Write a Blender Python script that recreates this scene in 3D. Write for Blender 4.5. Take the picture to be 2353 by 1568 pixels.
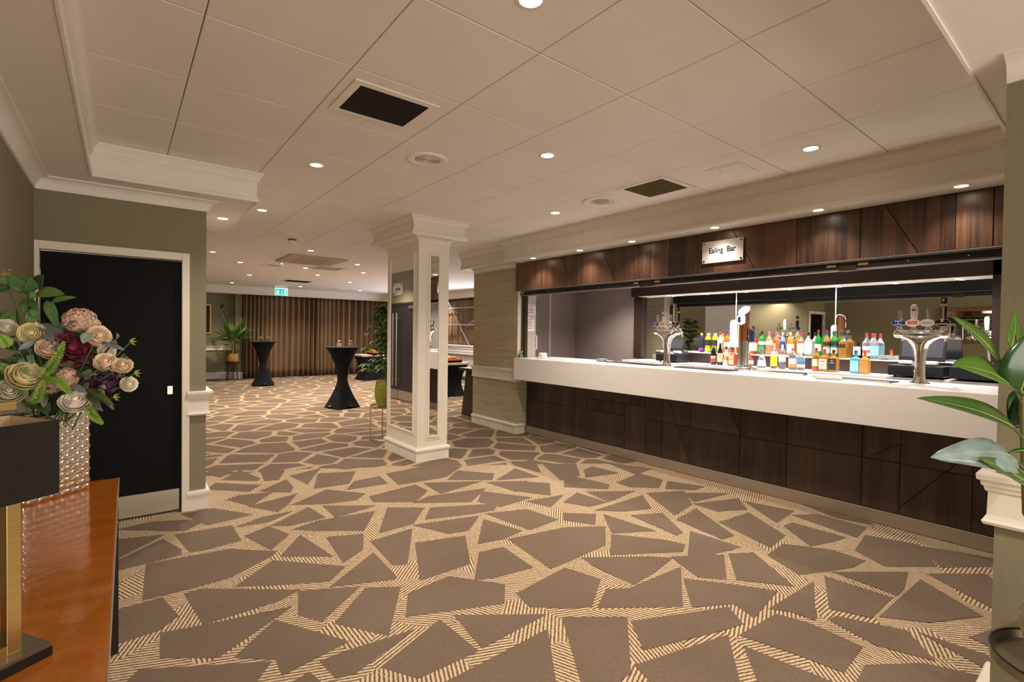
import bpy, bmesh, math, random
from mathutils import Vector, Matrix
random.seed(7)
scene = bpy.context.scene
COL = scene.collection
PI = math.pi
for o in list(bpy.data.objects):
    bpy.data.objects.remove(o)

# ------------------------------------------------------------------ camera
W_, H_ = 2353, 1568
CX, CY, FPX = 1176.5, 784.0, 1137.4
YAW, PITCH, ROLL = 0.66911, -0.016342, 0.01303
CAM = Vector((0, 0, 1.5))
_f = Vector((math.sin(YAW)*math.cos(PITCH), math.cos(YAW)*math.cos(PITCH), math.sin(PITCH)))
_r0 = Vector((math.cos(YAW), -math.sin(YAW), 0)); _u0 = _r0.cross(_f)
_r = _r0*math.cos(ROLL) + _u0*math.sin(ROLL); _u = -_r0*math.sin(ROLL) + _u0*math.cos(ROLL)
cd = bpy.data.cameras.new('camera'); cam = bpy.data.objects.new('camera', cd); COL.objects.link(cam)
cd.sensor_width = 36; cd.lens = FPX/W_*36; cd.clip_start = 0.02; cd.clip_end = 100
cam.matrix_world = Matrix(((_r.x, _u.x, -_f.x, CAM.x), (_r.y, _u.y, -_f.y, CAM.y), (_r.z, _u.z, -_f.z, CAM.z), (0, 0, 0, 1)))
scene.camera = cam

def ray(u, v): return _r*((u-CX)/FPX) - _u*((v-CY)/FPX) + _f
def at(u, v, ax, val):
    """point where the sight line through a pixel meets the plane axis = val"""
    d = ray(u, v); return CAM + d*((val-CAM[ax])/d[ax])
def depth(u, v, zc): return CAM + ray(u, v)*zc
def zcam(p): return (Vector(p)-CAM).dot(_f)

# ------------------------------------------------------------------ world and exposure
w = bpy.data.worlds.new('world'); scene.world = w; w.use_nodes = True
bg = w.node_tree.nodes['Background']
bg.inputs[0].default_value = (1.0, 0.84, 0.64, 1); bg.inputs[1].default_value = 0.6
scene.view_settings.view_transform = 'Standard'; scene.view_settings.look = 'None'
scene.view_settings.exposure = 1.15; scene.view_settings.gamma = 1.0
scene.view_settings.use_curve_mapping = False
WARM = (1.0, 0.86, 0.71); WARMF = (1.0, 0.84, 0.67); COOL = (0.95, 0.96, 1.0)
P_MAIN, P_FAR, P_FASCIA, P_BACK = 62.0, 95.0, 9.0, 13.0
P_BAR = 80.0
def area(name, loc, target, sx, sy, power, color):
    L = bpy.data.lights.new(name, 'AREA'); L.shape = 'RECTANGLE'; L.size = sx; L.size_y = sy; L.energy = power; L.color = color
    o = bpy.data.objects.new(name, L); COL.objects.link(o); o.location = loc
    o.rotation_euler = (Vector(target)-Vector(loc)).to_track_quat('-Z', 'Y').to_euler(); return o
# fill light added behind the camera; daylight from the windows on the far right wall
area('rear_fill_light', (1.1, -3.7, 1.35), (1.6, 3.0, 1.9), 2.9, 2.1, 62, (1.0, 0.92, 0.82))
area('side_window_light', (8.1, 12.6, 1.75), (3.0, 11.5, 1.6), 6.0, 1.0, 60, (0.72, 0.83, 1.0))

# ------------------------------------------------------------------ materials
MATS = {}
def nd(nt, t, **kw):
    n = nt.nodes.new(t)
    for k, v in kw.items(): setattr(n, k, v)
    return n
def base(name):
    m = bpy.data.materials.new(name); m.use_nodes = True
    nt = m.node_tree; b = nt.nodes['Principled BSDF']; MATS[name] = m
    return m, nt, b
def posvec(nt, scale=(1, 1, 1), coord='Object'):
    t = nd(nt, 'ShaderNodeTexCoord'); mp = nd(nt, 'ShaderNodeMapping')
    mp.inputs['Scale'].default_value = scale
    if coord == 'World':
        g = nd(nt, 'ShaderNodeNewGeometry'); nt.links.new(g.outputs['Position'], mp.inputs['Vector'])
    else:
        nt.links.new(t.outputs[coord], mp.inputs['Vector'])
    return mp.outputs['Vector']
def mat(name, col, rough=0.5, metal=0.0, var=0.06, scale=8.0, stretch=(1, 1, 1), bump=0.0, bscale=None, spec=0.5,
        emit=None, estr=0.0, trans=0.0, ior=1.45, coord='World', sheen=0.0, coat=0.0, alpha=1.0):
    if name in MATS: return MATS[name]
    m, nt, b = base(name)
    v = posvec(nt, stretch, coord)
    n = nd(nt, 'ShaderNodeTexNoise'); n.inputs['Scale'].default_value = scale; n.inputs['Detail'].default_value = 3
    nt.links.new(v, n.inputs['Vector'])
    r = nd(nt, 'ShaderNodeValToRGB'); nt.links.new(n.outputs['Fac'], r.inputs['Fac'])
    r.color_ramp.elements[0].position = 0.3; r.color_ramp.elements[1].position = 0.7
    r.color_ramp.elements[0].color = (*[max(0, c*(1-var)) for c in col], 1)
    r.color_ramp.elements[1].color = (*[min(1, c*(1+var)) for c in col], 1)
    nt.links.new(r.outputs['Color'], b.inputs['Base Color'])
    b.inputs['Roughness'].default_value = rough; b.inputs['Metallic'].default_value = metal
    b.inputs['Specular IOR Level'].default_value = spec; b.inputs['IOR'].default_value = ior
    b.inputs['Transmission Weight'].default_value = trans
    b.inputs['Coat Weight'].default_value = coat
    b.inputs['Sheen Weight'].default_value = sheen
    if emit: b.inputs['Emission Color'].default_value = (*emit, 1); b.inputs['Emission Strength'].default_value = estr
    if bump:
        n2 = nd(nt, 'ShaderNodeTexNoise'); n2.inputs['Scale'].default_value = bscale or scale*4; n2.inputs['Detail'].default_value = 2
        nt.links.new(v, n2.inputs['Vector'])
        bp = nd(nt, 'ShaderNodeBump'); bp.inputs['Strength'].default_value = bump; bp.inputs['Distance'].default_value = 0.01
        nt.links.new(n2.outputs['Fac'], bp.inputs['Height']); nt.links.new(bp.outputs['Normal'], b.inputs['Normal'])
    return m
def math_(nt, op, a, b=None, clamp=False):
    n = nd(nt, 'ShaderNodeMath', operation=op, use_clamp=clamp)
    for i, x in enumerate((a, b)):
        if x is None: continue
        if isinstance(x, (int, float)): n.inputs[i].default_value = x
        else: nt.links.new(x, n.inputs[i])
    return n.outputs[0]
def mix(nt, f, a, b):
    n = nd(nt, 'ShaderNodeMix', data_type='RGBA')
    for i, x in ((0, f), (6, a), (7, b)):
        if isinstance(x, (int, float)): n.inputs[i].default_value = x
        elif isinstance(x, tuple): n.inputs[i].default_value = (*x, 1)
        else: nt.links.new(x, n.inputs[i])
    return n.outputs[2]

def wood(name, dark, light, rough=0.4, strip=11.0, axis='Y', hue=1.0, rnd=0.5):
    """stained oak: vertical grain, veneer strips of different tone, every panel a little different"""
    m, nt, b = base(name)
    g = nd(nt, 'ShaderNodeNewGeometry'); sp = nd(nt, 'ShaderNodeSeparateXYZ'); nt.links.new(g.outputs['Position'], sp.inputs[0])
    oi = nd(nt, 'ShaderNodeObjectInfo')
    yy = sp.outputs[axis]
    wn = nd(nt, 'ShaderNodeTexWhiteNoise', noise_dimensions='1D')
    jit = math_(nt, 'MULTIPLY', oi.outputs['Random'], 7.0)
    nt.links.new(math_(nt, 'FLOOR', math_(nt, 'ADD', math_(nt, 'MULTIPLY', yy, strip), jit)), wn.inputs['W'])
    mp = nd(nt, 'ShaderNodeMapping'); mp.inputs['Scale'].default_value = (55, 55, 2.2) if axis != 'Z' else (4, 4, 60)
    nt.links.new(g.outputs['Position'], mp.inputs['Vector'])
    ad = nd(nt, 'ShaderNodeVectorMath', operation='ADD'); nt.links.new(mp.outputs[0], ad.inputs[0])
    cb = nd(nt, 'ShaderNodeCombineXYZ'); nt.links.new(math_(nt, 'MULTIPLY', wn.outputs['Value'], 30.0), cb.inputs[2]); nt.links.new(cb.outputs[0], ad.inputs[1])
    n = nd(nt, 'ShaderNodeTexNoise'); n.inputs['Scale'].default_value = 1.0; n.inputs['Detail'].default_value = 5; n.inputs['Distortion'].default_value = 0.8
    nt.links.new(ad.outputs[0], n.inputs['Vector'])
    t = math_(nt, 'ADD', math_(nt, 'MULTIPLY', n.outputs['Fac'], 0.75), math_(nt, 'MULTIPLY', wn.outputs['Value'], 0.28))
    t = math_(nt, 'ADD', t, math_(nt, 'MULTIPLY', math_(nt, 'SUBTRACT', oi.outputs['Random'], 0.5), rnd))
    mr = nd(nt, 'ShaderNodeMapRange'); mr.inputs[1].default_value = 0.22; mr.inputs[2].default_value = 0.85; nt.links.new(t, mr.inputs[0])
    nt.links.new(mix(nt, mr.outputs[0], dark, light), b.inputs['Base Color'])
    b.inputs['Roughness'].default_value = rough
    bp = nd(nt, 'ShaderNodeBump'); bp.inputs['Strength'].default_value = 0.12; bp.inputs['Distance'].default_value = 0.004
    nt.links.new(n.outputs['Fac'], bp.inputs['Height']); nt.links.new(bp.outputs['Normal'], b.inputs['Normal'])
    return m

CREAM = mat('cream_paint', (0.74, 0.69, 0.61), 0.45, var=0.02)
CEIL = mat('ceiling_white', (0.80, 0.755, 0.715), 0.85, var=0.025, scale=3)
GAP = mat('joint_shadow_gap', (0.18, 0.15, 0.12), 0.9)
OLIVE = mat('olive_wall_paint', (0.225, 0.20, 0.125), 0.8, var=0.05, scale=60, bump=0.08, bscale=250)
TAUPE = mat('taupe_wall_paint', (0.29, 0.235, 0.215), 0.7, var=0.03, scale=2)
TAUPE_L = mat('pale_taupe_paint', (0.42, 0.37, 0.34), 0.7, var=0.03)
BLACKDOOR = mat('black_door_paint', (0.004, 0.0032, 0.003), 0.6, var=0.25, scale=12, stretch=(6, 6, .5), spec=0.15)
STEEL = mat('brushed_steel', (0.55, 0.50, 0.43), 0.32, 1.0, var=0.08, scale=4, stretch=(1, 1, 60))
STEEL_D = mat('brushed_bronze_plinth', (0.46, 0.40, 0.33), 0.42, 0.75, var=0.06, scale=3, stretch=(1, 1, 60))
CHROME = mat('chrome', (0.86, 0.85, 0.84), 0.06, 1.0, var=0.01)
BRASS = mat('brushed_brass', (0.62, 0.47, 0.22), 0.3, 1.0, var=0.08, scale=5, stretch=(1, 1, 30))
MIRROR = mat('mirror_silver', (0.86, 0.86, 0.84), 0.01, 1.0, var=0.004)
WOODF = wood('dark_oak_fascia', (0.022, 0.012, 0.009), (0.165, 0.072, 0.038), 0.36, 13.0, 'Y', rnd=0.35)
WOODB = wood('dark_oak_bar_front', (0.014, 0.009, 0.007), (0.085, 0.047, 0.030), 0.42, 11.0, 'Y', rnd=0.3)
WOODX = wood('dark_oak_trim', (0.012, 0.007, 0.006), (0.045, 0.024, 0.018), 0.4, 2.0, 'Z', rnd=0.1)
WHITE = mat('white_solid_surface', (0.84, 0.815, 0.82), 0.22, var=0.01, scale=3)
BLACKM = mat('black_metal', (0.012, 0.011, 0.010), 0.4, 0.2, var=0.1)
BRONZE = mat('dark_bronze_metal', (0.045, 0.033, 0.018), 0.45, 0.5, var=0.1)
BLACKP = mat('black_plastic', (0.010, 0.010, 0.012), 0.38, var=0.1)
BLACKCLOTH = mat('black_stretch_fabric', (0.0055, 0.0055, 0.008), 0.8, var=0.15, scale=200, spec=0.2)
LAMPW = mat('warm_lamp_face', (1, 0.9, 0.75), 0.4, emit=(1.0, 0.86, 0.62), estr=14)
LAMPC = mat('cool_lamp_face', (1, 1, 1), 0.4, emit=(0.95, 0.97, 1.0), estr=14)
PAPER = mat('white_paper', (0.78, 0.74, 0.74), 0.8, var=0.02)
INK = mat('dark_print', (0.03, 0.025, 0.03), 0.7)
INKR = mat('red_print', (0.40, 0.05, 0.06), 0.6)
WHITEP = mat('white_plastic', (0.80, 0.77, 0.72), 0.4, var=0.02)

# pier wallpaper: horizontal grasscloth streaks
def grasscloth():
    m, nt, b = base('grasscloth_wallpaper')
    v = posvec(nt, (5, 5, 120), 'World')
    n = nd(nt, 'ShaderNodeTexNoise'); n.inputs['Scale'].default_value = 1; n.inputs['Detail'].default_value = 5; nt.links.new(v, n.inputs['Vector'])
    v2 = posvec(nt, (1.2, 1.2, 26), 'World')
    n2 = nd(nt, 'ShaderNodeTexNoise'); n2.inputs['Scale'].default_value = 1; nt.links.new(v2, n2.inputs['Vector'])
    t = math_(nt, 'ADD', math_(nt, 'MULTIPLY', n.outputs['Fac'], .5), math_(nt, 'MULTIPLY', n2.outputs['Fac'], .5))
    mr = nd(nt, 'ShaderNodeMapRange'); mr.inputs[1].default_value = .36; mr.inputs[2].default_value = .66; nt.links.new(t, mr.inputs[0])
    nt.links.new(mix(nt, mr.outputs[0], (0.36, 0.30, 0.195), (0.52, 0.45, 0.32)), b.inputs['Base Color'])
    b.inputs['Roughness'].default_value = 0.7
    bp = nd(nt, 'ShaderNodeBump'); bp.inputs['Strength'].default_value = .2; bp.inputs['Distance'].default_value = .003
    nt.links.new(n.outputs['Fac'], bp.inputs['Height']); nt.links.new(bp.outputs['Normal'], b.inputs['Normal'])
    return m
GRASS = grasscloth()

# carpet: 0 = whole pattern from cells, 1 = striped bands only, 2 = plain dark shapes
def carpet(kind):
    m, nt, b = base(('carpet_pattern', 'carpet_striped_band', 'carpet_dark_shape')[kind])
    g = nd(nt, 'ShaderNodeNewGeometry'); pos = g.outputs['Position']
    def noise(scale, detail=2, vec=pos):
        n = nd(nt, 'ShaderNodeTexNoise'); n.inputs['Scale'].default_value = scale; n.inputs['Detail'].default_value = detail
        nt.links.new(vec, n.inputs['Vector']); return n.outputs['Fac']
    pile = noise(420, 2); big = noise(1.3, 3); mid = noise(60, 2)
    t = math_(nt, 'ADD', math_(nt, 'MULTIPLY', pile, .45), math_(nt, 'ADD', math_(nt, 'MULTIPLY', big, .3), math_(nt, 'MULTIPLY', mid, .25)))
    mr = nd(nt, 'ShaderNodeMapRange'); mr.inputs[1].default_value = .3; mr.inputs[2].default_value = .7; nt.links.new(t, mr.inputs[0])
    dark = mix(nt, mr.outputs[0], (0.105, 0.074, 0.052), (0.195, 0.144, 0.108))
    # stripes, turned another way in every little cell
    vo = nd(nt, 'ShaderNodeTexVoronoi', voronoi_dimensions='2D'); vo.inputs['Scale'].default_value = 3.4; nt.links.new(pos, vo.inputs['Vector'])
    sx = nd(nt, 'ShaderNodeSeparateColor'); nt.links.new(vo.outputs['Color'], sx.inputs[0])
    ang = math_(nt, 'MULTIPLY', math_(nt, 'FLOOR', math_(nt, 'MULTIPLY', sx.outputs[0], 8.0)), PI/8)
    sp = nd(nt, 'ShaderNodeSeparateXYZ'); nt.links.new(pos, sp.inputs[0])
    wob = math_(nt, 'MULTIPLY', math_(nt, 'SUBTRACT', noise(55, 1), .5), .010)
    dd = math_(nt, 'ADD', math_(nt, 'MULTIPLY', sp.outputs[0], math_(nt, 'COSINE', ang)), math_(nt, 'MULTIPLY', sp.outputs[1], math_(nt, 'SINE', ang)))
    dd = math_(nt, 'ADD', dd, wob)
    s = math_(nt, 'SINE', math_(nt, 'MULTIPLY', dd, 2*PI/0.0195))
    st = nd(nt, 'ShaderNodeMapRange'); st.inputs[1].default_value = -.55; st.inputs[2].default_value = .15; nt.links.new(s, st.inputs[0])
    light = mix(nt, mr.outputs[0], (0.44, 0.345, 0.235), (0.59, 0.48, 0.345))
    band = mix(nt, st.outputs[0], (0.145, 0.082, 0.040), light)
    if kind == 0:
        v2 = nd(nt, 'ShaderNodeTexVoronoi', voronoi_dimensions='2D', feature='DISTANCE_TO_EDGE'); v2.inputs['Scale'].default_value = 2.15
        v2.inputs['Randomness'].default_value = 1.0
        mp = nd(nt, 'ShaderNodeMapping'); mp.inputs['Scale'].default_value = (1.0, 1.0, 0); mp.inputs['Rotation'].default_value = (0, 0, .5)
        nt.links.new(pos, mp.inputs['Vector']); nt.links.new(mp.outputs[0], v2.inputs['Vector'])
        thr = math_(nt, 'ADD', 0.022, math_(nt, 'MULTIPLY', noise(2.3, 0), .095))
        f = math_(nt, 'LESS_THAN', v2.outputs['Distance'], thr)
        c = mix(nt, f, dark, band)
    else: c = band if kind == 1 else dark
    nt.links.new(c, b.inputs['Base Color'])
    b.inputs['Roughness'].default_value = 0.95; b.inputs['Specular IOR Level'].default_value = 0.1
    bp = nd(nt, 'ShaderNodeBump'); bp.inputs['Strength'].default_value = .5; bp.inputs['Distance'].default_value = .004
    nt.links.new(pile, bp.inputs['Height']); nt.links.new(bp.outputs['Normal'], b.inputs['Normal'])
    return m
CARPET = [carpet(k) for k in range(3)]

# ------------------------------------------------------------------ mesh helpers
class MB:
    def __init__(s): s.v = []; s.f = []; s.mi = []; s.cur = 0
    def add(s, vs, fs):
        o = len(s.v); s.v += [tuple(p) for p in vs]; s.f += [tuple(i+o for i in f) for f in fs]; s.mi += [s.cur]*len(fs); return s
    def box(s, x0, x1, y0, y1, z0, z1, M=None):
        vs = [Vector(p) for p in ((x0,y0,z0),(x1,y0,z0),(x1,y1,z0),(x0,y1,z0),(x0,y0,z1),(x1,y0,z1),(x1,y1,z1),(x0,y1,z1))]
        if M: vs = [M @ p for p in vs]
        return s.add(vs, ((0,3,2,1),(4,5,6,7),(0,1,5,4),(1,2,6,5),(2,3,7,6),(3,0,4,7)))
    def prism(s, poly, f0, f1):
        """poly: list of 2d points; f0, f1 map a 2d point to the two end faces"""
        n = len(poly); a = [f0(p) for p in poly]; b = [f1(p) for p in poly]
        return s.add(a+b, [tuple(range(n))[::-1], tuple(range(n, 2*n))] + [(i, (i+1) % n, n+(i+1) % n, n+i) for i in range(n)])
    def lathe(s, prof, seg=24, c=(0, 0, 0), cap=True, sq=0.0, ax=None):
        c = Vector(c); n = len(prof); vs = []
        for r, z in prof:
            for k in range(seg):
                a = 2*PI*k/seg; v = Vector((r*math.cos(a), r*math.sin(a), z))
                vs.append(c + (ax @ v if ax else v))
        fs = [(i*seg+k, i*seg+(k+1) % seg, (i+1)*seg+(k+1) % seg, (i+1)*seg+k) for i in range(n-1) for k in range(seg)]
        if cap:
            if prof[0][0] > 1e-6: fs.append(tuple(range(seg))[::-1])
            if prof[-1][0] > 1e-6: fs.append(tuple(range((n-1)*seg, n*seg)))
        return s.add(vs, fs)
    def tube(s, pts, r, seg=8, cap=True, squash=1.0):
        pts = [Vector(p) for p in pts]; n = len(pts); rs = r if isinstance(r, (list, tuple)) else [r]*n
        vs = []; prev = None
        for i, p in enumerate(pts):
            t = (pts[min(i+1, n-1)]-pts[max(i-1, 0)]).normalized()
            if prev is None:
                a = Vector((0, 0, 1)) if abs(t.z) < .9 else Vector((1, 0, 0)); u = t.cross(a).normalized()
            else: u = (prev - t*prev.dot(t)).normalized()
            prev = u; w2 = t.cross(u)
            for k in range(seg):
                a = 2*PI*k/seg; vs.append(p + u*math.cos(a)*rs[i] + w2*math.sin(a)*rs[i]*squash)
        fs = [(i*seg+k, i*seg+(k+1) % seg, (i+1)*seg+(k+1) % seg, (i+1)*seg+k) for i in range(n-1) for k in range(seg)]
        if cap: fs += [tuple(range(seg))[::-1], tuple(range((n-1)*seg, n*seg))]
        return s.add(vs, fs)
    def sweep(s, prof, path, closed=False):
        """moulding: prof = [(out, z)] closed outline, path = plan points; out is to the RIGHT of travel; mitred corners"""
        P = [Vector((p[0], p[1])) for p in path]; n = len(P); m = len(prof); vs = []
        for i in range(n):
            d0 = (P[i]-P[i-1]).normalized() if (i > 0 or closed) else None
            d1 = (P[(i+1) % n]-P[i]).normalized() if (i < n-1 or closed) else None
            d0 = d0 or d1; d1 = d1 or d0
            n0 = Vector((d0.y, -d0.x)); n1 = Vector((d1.y, -d1.x))
            mt = (n0+n1); mt = mt/max(1e-6, mt.dot(n0))
            for o, z in prof: vs.append((P[i].x+mt.x*o, P[i].y+mt.y*o, z))
        fs = []
        for i in range(n if closed else n-1):
            j = (i+1) % n
            for k in range(m): fs.append((i*m+k, i*m+(k+1) % m, j*m+(k+1) % m, j*m+k))
        if not closed: fs += [tuple(range(m)), tuple(range((n-1)*m, n*m))[::-1]]
        return s.add(vs, fs)
    def build(s, name, m, parent=None, smooth=False, bevel=0.0, loc=None, auto=40):
        me = bpy.data.meshes.new(name); me.from_pydata(s.v, [], s.f); me.update()
        for x in (m if isinstance(m, (list, tuple)) else [m]): me.materials.append(x)
        if any(s.mi): me.polygons.foreach_set('material_index', s.mi)
        bm = bmesh.new(); bm.from_mesh(me); bmesh.ops.recalc_face_normals(bm, faces=bm.faces); bm.to_mesh(me); bm.free()
        if smooth:
            me.polygons.foreach_set('use_smooth', [True]*len(me.polygons))
            if auto < 180: me.set_sharp_from_angle(angle=math.radians(auto))
        o = bpy.data.objects.new(name, me); COL.objects.link(o)
        if parent: o.parent = parent
        if loc: o.location = loc
        if bevel:
            md = o.modifiers.new('bevel', 'BEVEL'); md.width = bevel; md.segments = 2; md.limit_method = 'ANGLE'; md.angle_limit = math.radians(40)
        return o
def tag(o, label=None, cat=None, group=None, kind=None):
    for k, v in (('label', label), ('category', cat), ('group', group), ('kind', kind)):
        if v: o[k] = v
    return o
def thing(name, loc, label, cat, group=None, rotz=0.0):
    o = bpy.data.objects.new(name, None); COL.objects.link(o); o.location = loc; o.rotation_euler = (0, 0, rotz)
    o.empty_display_size = .05
    return tag(o, label, cat, group)
def struct(name, mb, m, **kw):
    return tag(mb.build(name, m, **kw), kind='structure')
def sroot(name, loc=(0, 0, 0)):
    o = bpy.data.objects.new(name, None); COL.objects.link(o); o.location = loc; o['kind'] = 'structure'; return o
def copy_tree(o, parent=None):
    c = o.copy(); COL.objects.link(c); c.parent = parent
    for ch in list(o.children): copy_tree(ch, c)
    return c
def text_mesh(body, size, M, m, name='lettering', parent=None, extrude=0.0004, font=None, align='CENTER', sx=1.0, bold=0.0):
    cu = bpy.data.curves.new(name, 'FONT'); cu.body = body; cu.size = size; cu.align_x = align; cu.align_y = 'CENTER'; cu.extrude = extrude; cu.offset = bold
    t = bpy.data.objects.new('tmp', cu); COL.objects.link(t)
    me = bpy.data.meshes.new_from_object(t.evaluated_get(bpy.context.evaluated_depsgraph_get()))
    bpy.data.objects.remove(t); bpy.data.curves.remove(cu)
    for v in me.vertices: v.co = M @ Vector((v.co.x*sx, v.co.y, v.co.z))
    me.name = name; me.materials.clear(); me.materials.append(m)
    o = bpy.data.objects.new(name, me); COL.objects.link(o)
    if parent: o.parent = parent
    return o
def facing(p, xdir, updir):
    """matrix that puts text's x along xdir and y along updir at p"""
    x = Vector(xdir).normalized(); y = Vector(updir).normalized(); z = x.cross(y)
    return Matrix(((x.x, y.x, z.x, p[0]), (x.y, y.y, z.y, p[1]), (x.z, y.z, z.z, p[2]), (0, 0, 0, 1)))
def split_panels(rect, cuts):
    """rect (y0,y1,z0,z1) cut by lines; cut = (p, q, (ylo, yhi), (zlo, zhi)) applies to pieces whose centre is in range"""
    y0, y1, z0, z1 = rect; polys = [[(y0, z0), (y1, z0), (y1, z1), (y0, z1)]]
    for p, q, ry, rz in cuts:
        out = []
        for P in polys:
            c = (sum(a[0] for a in P)/len(P), sum(a[1] for a in P)/len(P))
            if not (ry[0] <= c[0] <= ry[1] and rz[0] <= c[1] <= rz[1]): out.append(P); continue
            side = lambda a: (q[0]-p[0])*(a[1]-p[1])-(q[1]-p[1])*(a[0]-p[0])
            A, B = [], []
            for i in range(len(P)):
                a, b = P[i], P[(i+1) % len(P)]; sa, sb = side(a), side(b)
                if sa >= 0: A.append(a)
                if sa <= 0: B.append(a)
                if sa*sb < 0:
                    t = sa/(sa-sb); x = (a[0]+(b[0]-a[0])*t, a[1]+(b[1]-a[1])*t); A.append(x); B.append(x)
            for Q in (A, B):
                if len(Q) >= 3:
                    ar = abs(sum(Q[i][0]*Q[(i+1) % len(Q)][1]-Q[(i+1) % len(Q)][0]*Q[i][1] for i in range(len(Q))))/2
                    if ar > 2e-4: out.append(Q)
        polys = out
    return polys
def inset(P, d):
    n = len(P); ar = sum(P[i][0]*P[(i+1) % n][1]-P[(i+1) % n][0]*P[i][1] for i in range(n))
    if ar < 0: P = P[::-1]
    L = []
    for i in range(n):
        a, b = Vector(P[i]), Vector(P[(i+1) % n]); t = (b-a).normalized(); nn = Vector((-t.y, t.x)); L.append((a+nn*d, t))
    out = []
    for i in range(n):
        (a, t), (b, s2) = L[i-1], L[i]; cr = t.x*s2.y-t.y*s2.x
        if abs(cr) < 1e-5: out.append(tuple(b)); continue
        k = ((b.x-a.x)*s2.y-(b.y-a.y)*s2.x)/cr; q = Vector((a.x+t.x*k, a.y+t.y*k)); o_ = Vector(P[i]); mv = q-o_
        if mv.length > abs(d)*2.5: q = o_+mv*(abs(d)*2.5/mv.length)
        out.append(tuple(q))
    return out
# ================================================================== THE ROOM
ZC = 2.79      # ceiling
ZS = 2.56      # underside of the lowered perimeter
# ---- floor: traced dark shapes near the bar and doorway, cell pattern further off
S5, S6 = 2.2845, 2.2346
T5 = [[(165,725),(580,650),(820,660),(800,680),(590,790),(395,845),(150,905)],[(640,835),(820,710),(1180,740),(1105,810),(820,830)],
[(870,680),(960,580),(1110,680)],[(1110,585),(1280,570),(1275,650),(1190,705)],[(1340,605),(1535,545),(1510,720),(1455,725)],
[(1575,615),(1815,580),(1840,720),(1600,800)],[(1140,835),(1340,675),(1450,790),(1445,800)],[(1425,430),(1600,430),(1545,510),(1385,555)],
[(935,540),(1050,500),(1340,450),(1285,545),(1040,545)],[(820,520),(1000,430),(1080,480),(900,520)],[(1090,420),(1335,420),(1150,475)],
[(315,570),(590,525),(635,600),(440,650),(390,655)],[(680,575),(790,530),(890,570),(805,640)],[(370,880),(440,860),(930,865),(850,910),(465,1030)],
[(965,870),(1250,850),(1070,1015),(965,985)],[(1160,1030),(1310,855),(1470,850),(1410,1085)],[(1530,990),(1540,880),(1740,795),(2020,835),(2015,925)],
[(245,1090),(460,1050),(885,960),(700,1085),(525,1205),(245,1205)],[(640,1205),(830,1030),(1185,1135),(880,1290),(850,1215)],
[(1090,1235),(1200,1190),(1520,1085),(1240,1290),(1160,1310)],[(1410,1260),(1690,1030),(1870,1180),(1580,1310)],[(1790,1000),(2220,995),(1920,1150)],
[(1890,800),(1910,665),(2020,640),(2165,740),(1975,790)],[(2110,880),(2353,750),(2522,805),(2476,942),(2353,950),(2170,940)],
[(1640,1400),(2245,1085),(2290,1400)],[(2065,595),(2353,535),(2550,530),(2550,622),(2353,710),(2275,740)],[(1905,610),(1930,495),(2110,550),(2020,590)],
[(1570,520),(1885,475),(1835,545),(1740,560)],[(1625,485),(1650,430),(1985,410),(1970,440),(1840,460)],[(1945,460),(2150,440),(2300,490),(2165,540)],
[(-60,985),(220,910),(300,1000),(215,1065),(-60,1155)],[(-20,720),(230,600),(320,650),(320,675),(110,725),(-20,760)],[(-20,600),(225,575),(-20,700)],
[(20,540),(180,505),(465,490),(350,545),(240,545)],[(350,460),(500,435),(690,465),(480,515)],[(585,385),(640,365),(800,350),(700,415)],
[(700,420),(930,360),(885,410),(840,445)],[(640,525),(760,480),(905,450),(790,500)],[(930,410),(1100,335),(1290,355),(1250,385),(1100,405)],
[(1330,370),(1560,310),(1620,340),(1560,395),(1350,395)],[(1570,400),(1640,370),(1920,330),(1850,395)],[(1900,395),(1920,345),(2160,375),(2010,420)],
[(1615,300),(1900,290),(1700,350)],[(1420,250),(1640,205),(1800,210),(1720,265),(1480,305)],[(1215,330),(1250,290),(1370,265),(1410,300)],
[(1040,325),(1060,250),(1240,240),(1210,300)],[(915,260),(1055,225),(995,300)],[(760,340),(880,285),(915,320),(900,345)],[(480,330),(520,300),(740,310),(690,340)],
[(560,280),(640,235),(740,275),(730,285)],[(760,240),(870,230),(840,280),(780,285)],[(470,250),(520,210),(620,225),(540,265)],[(1740,280),(1790,235),(1970,250),(1960,280)],
[(1950,295),(2140,290),(2090,340)],[(2110,340),(2150,295),(2260,300),(2265,360)],[(2000,280),(2090,225),(2200,265)],[(2160,395),(2330,365),(2270,420)],
[(2090,205),(2180,170),(2215,240)],[(2240,200),(2400,200),(2420,260),(2330,280)],[(1080,210),(1200,190),(1330,205),(1200,225)],
[(40,1370),(120,1290),(780,1250),(690,1370)],[(880,1380),(1000,1310),(1080,1380)]]
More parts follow.
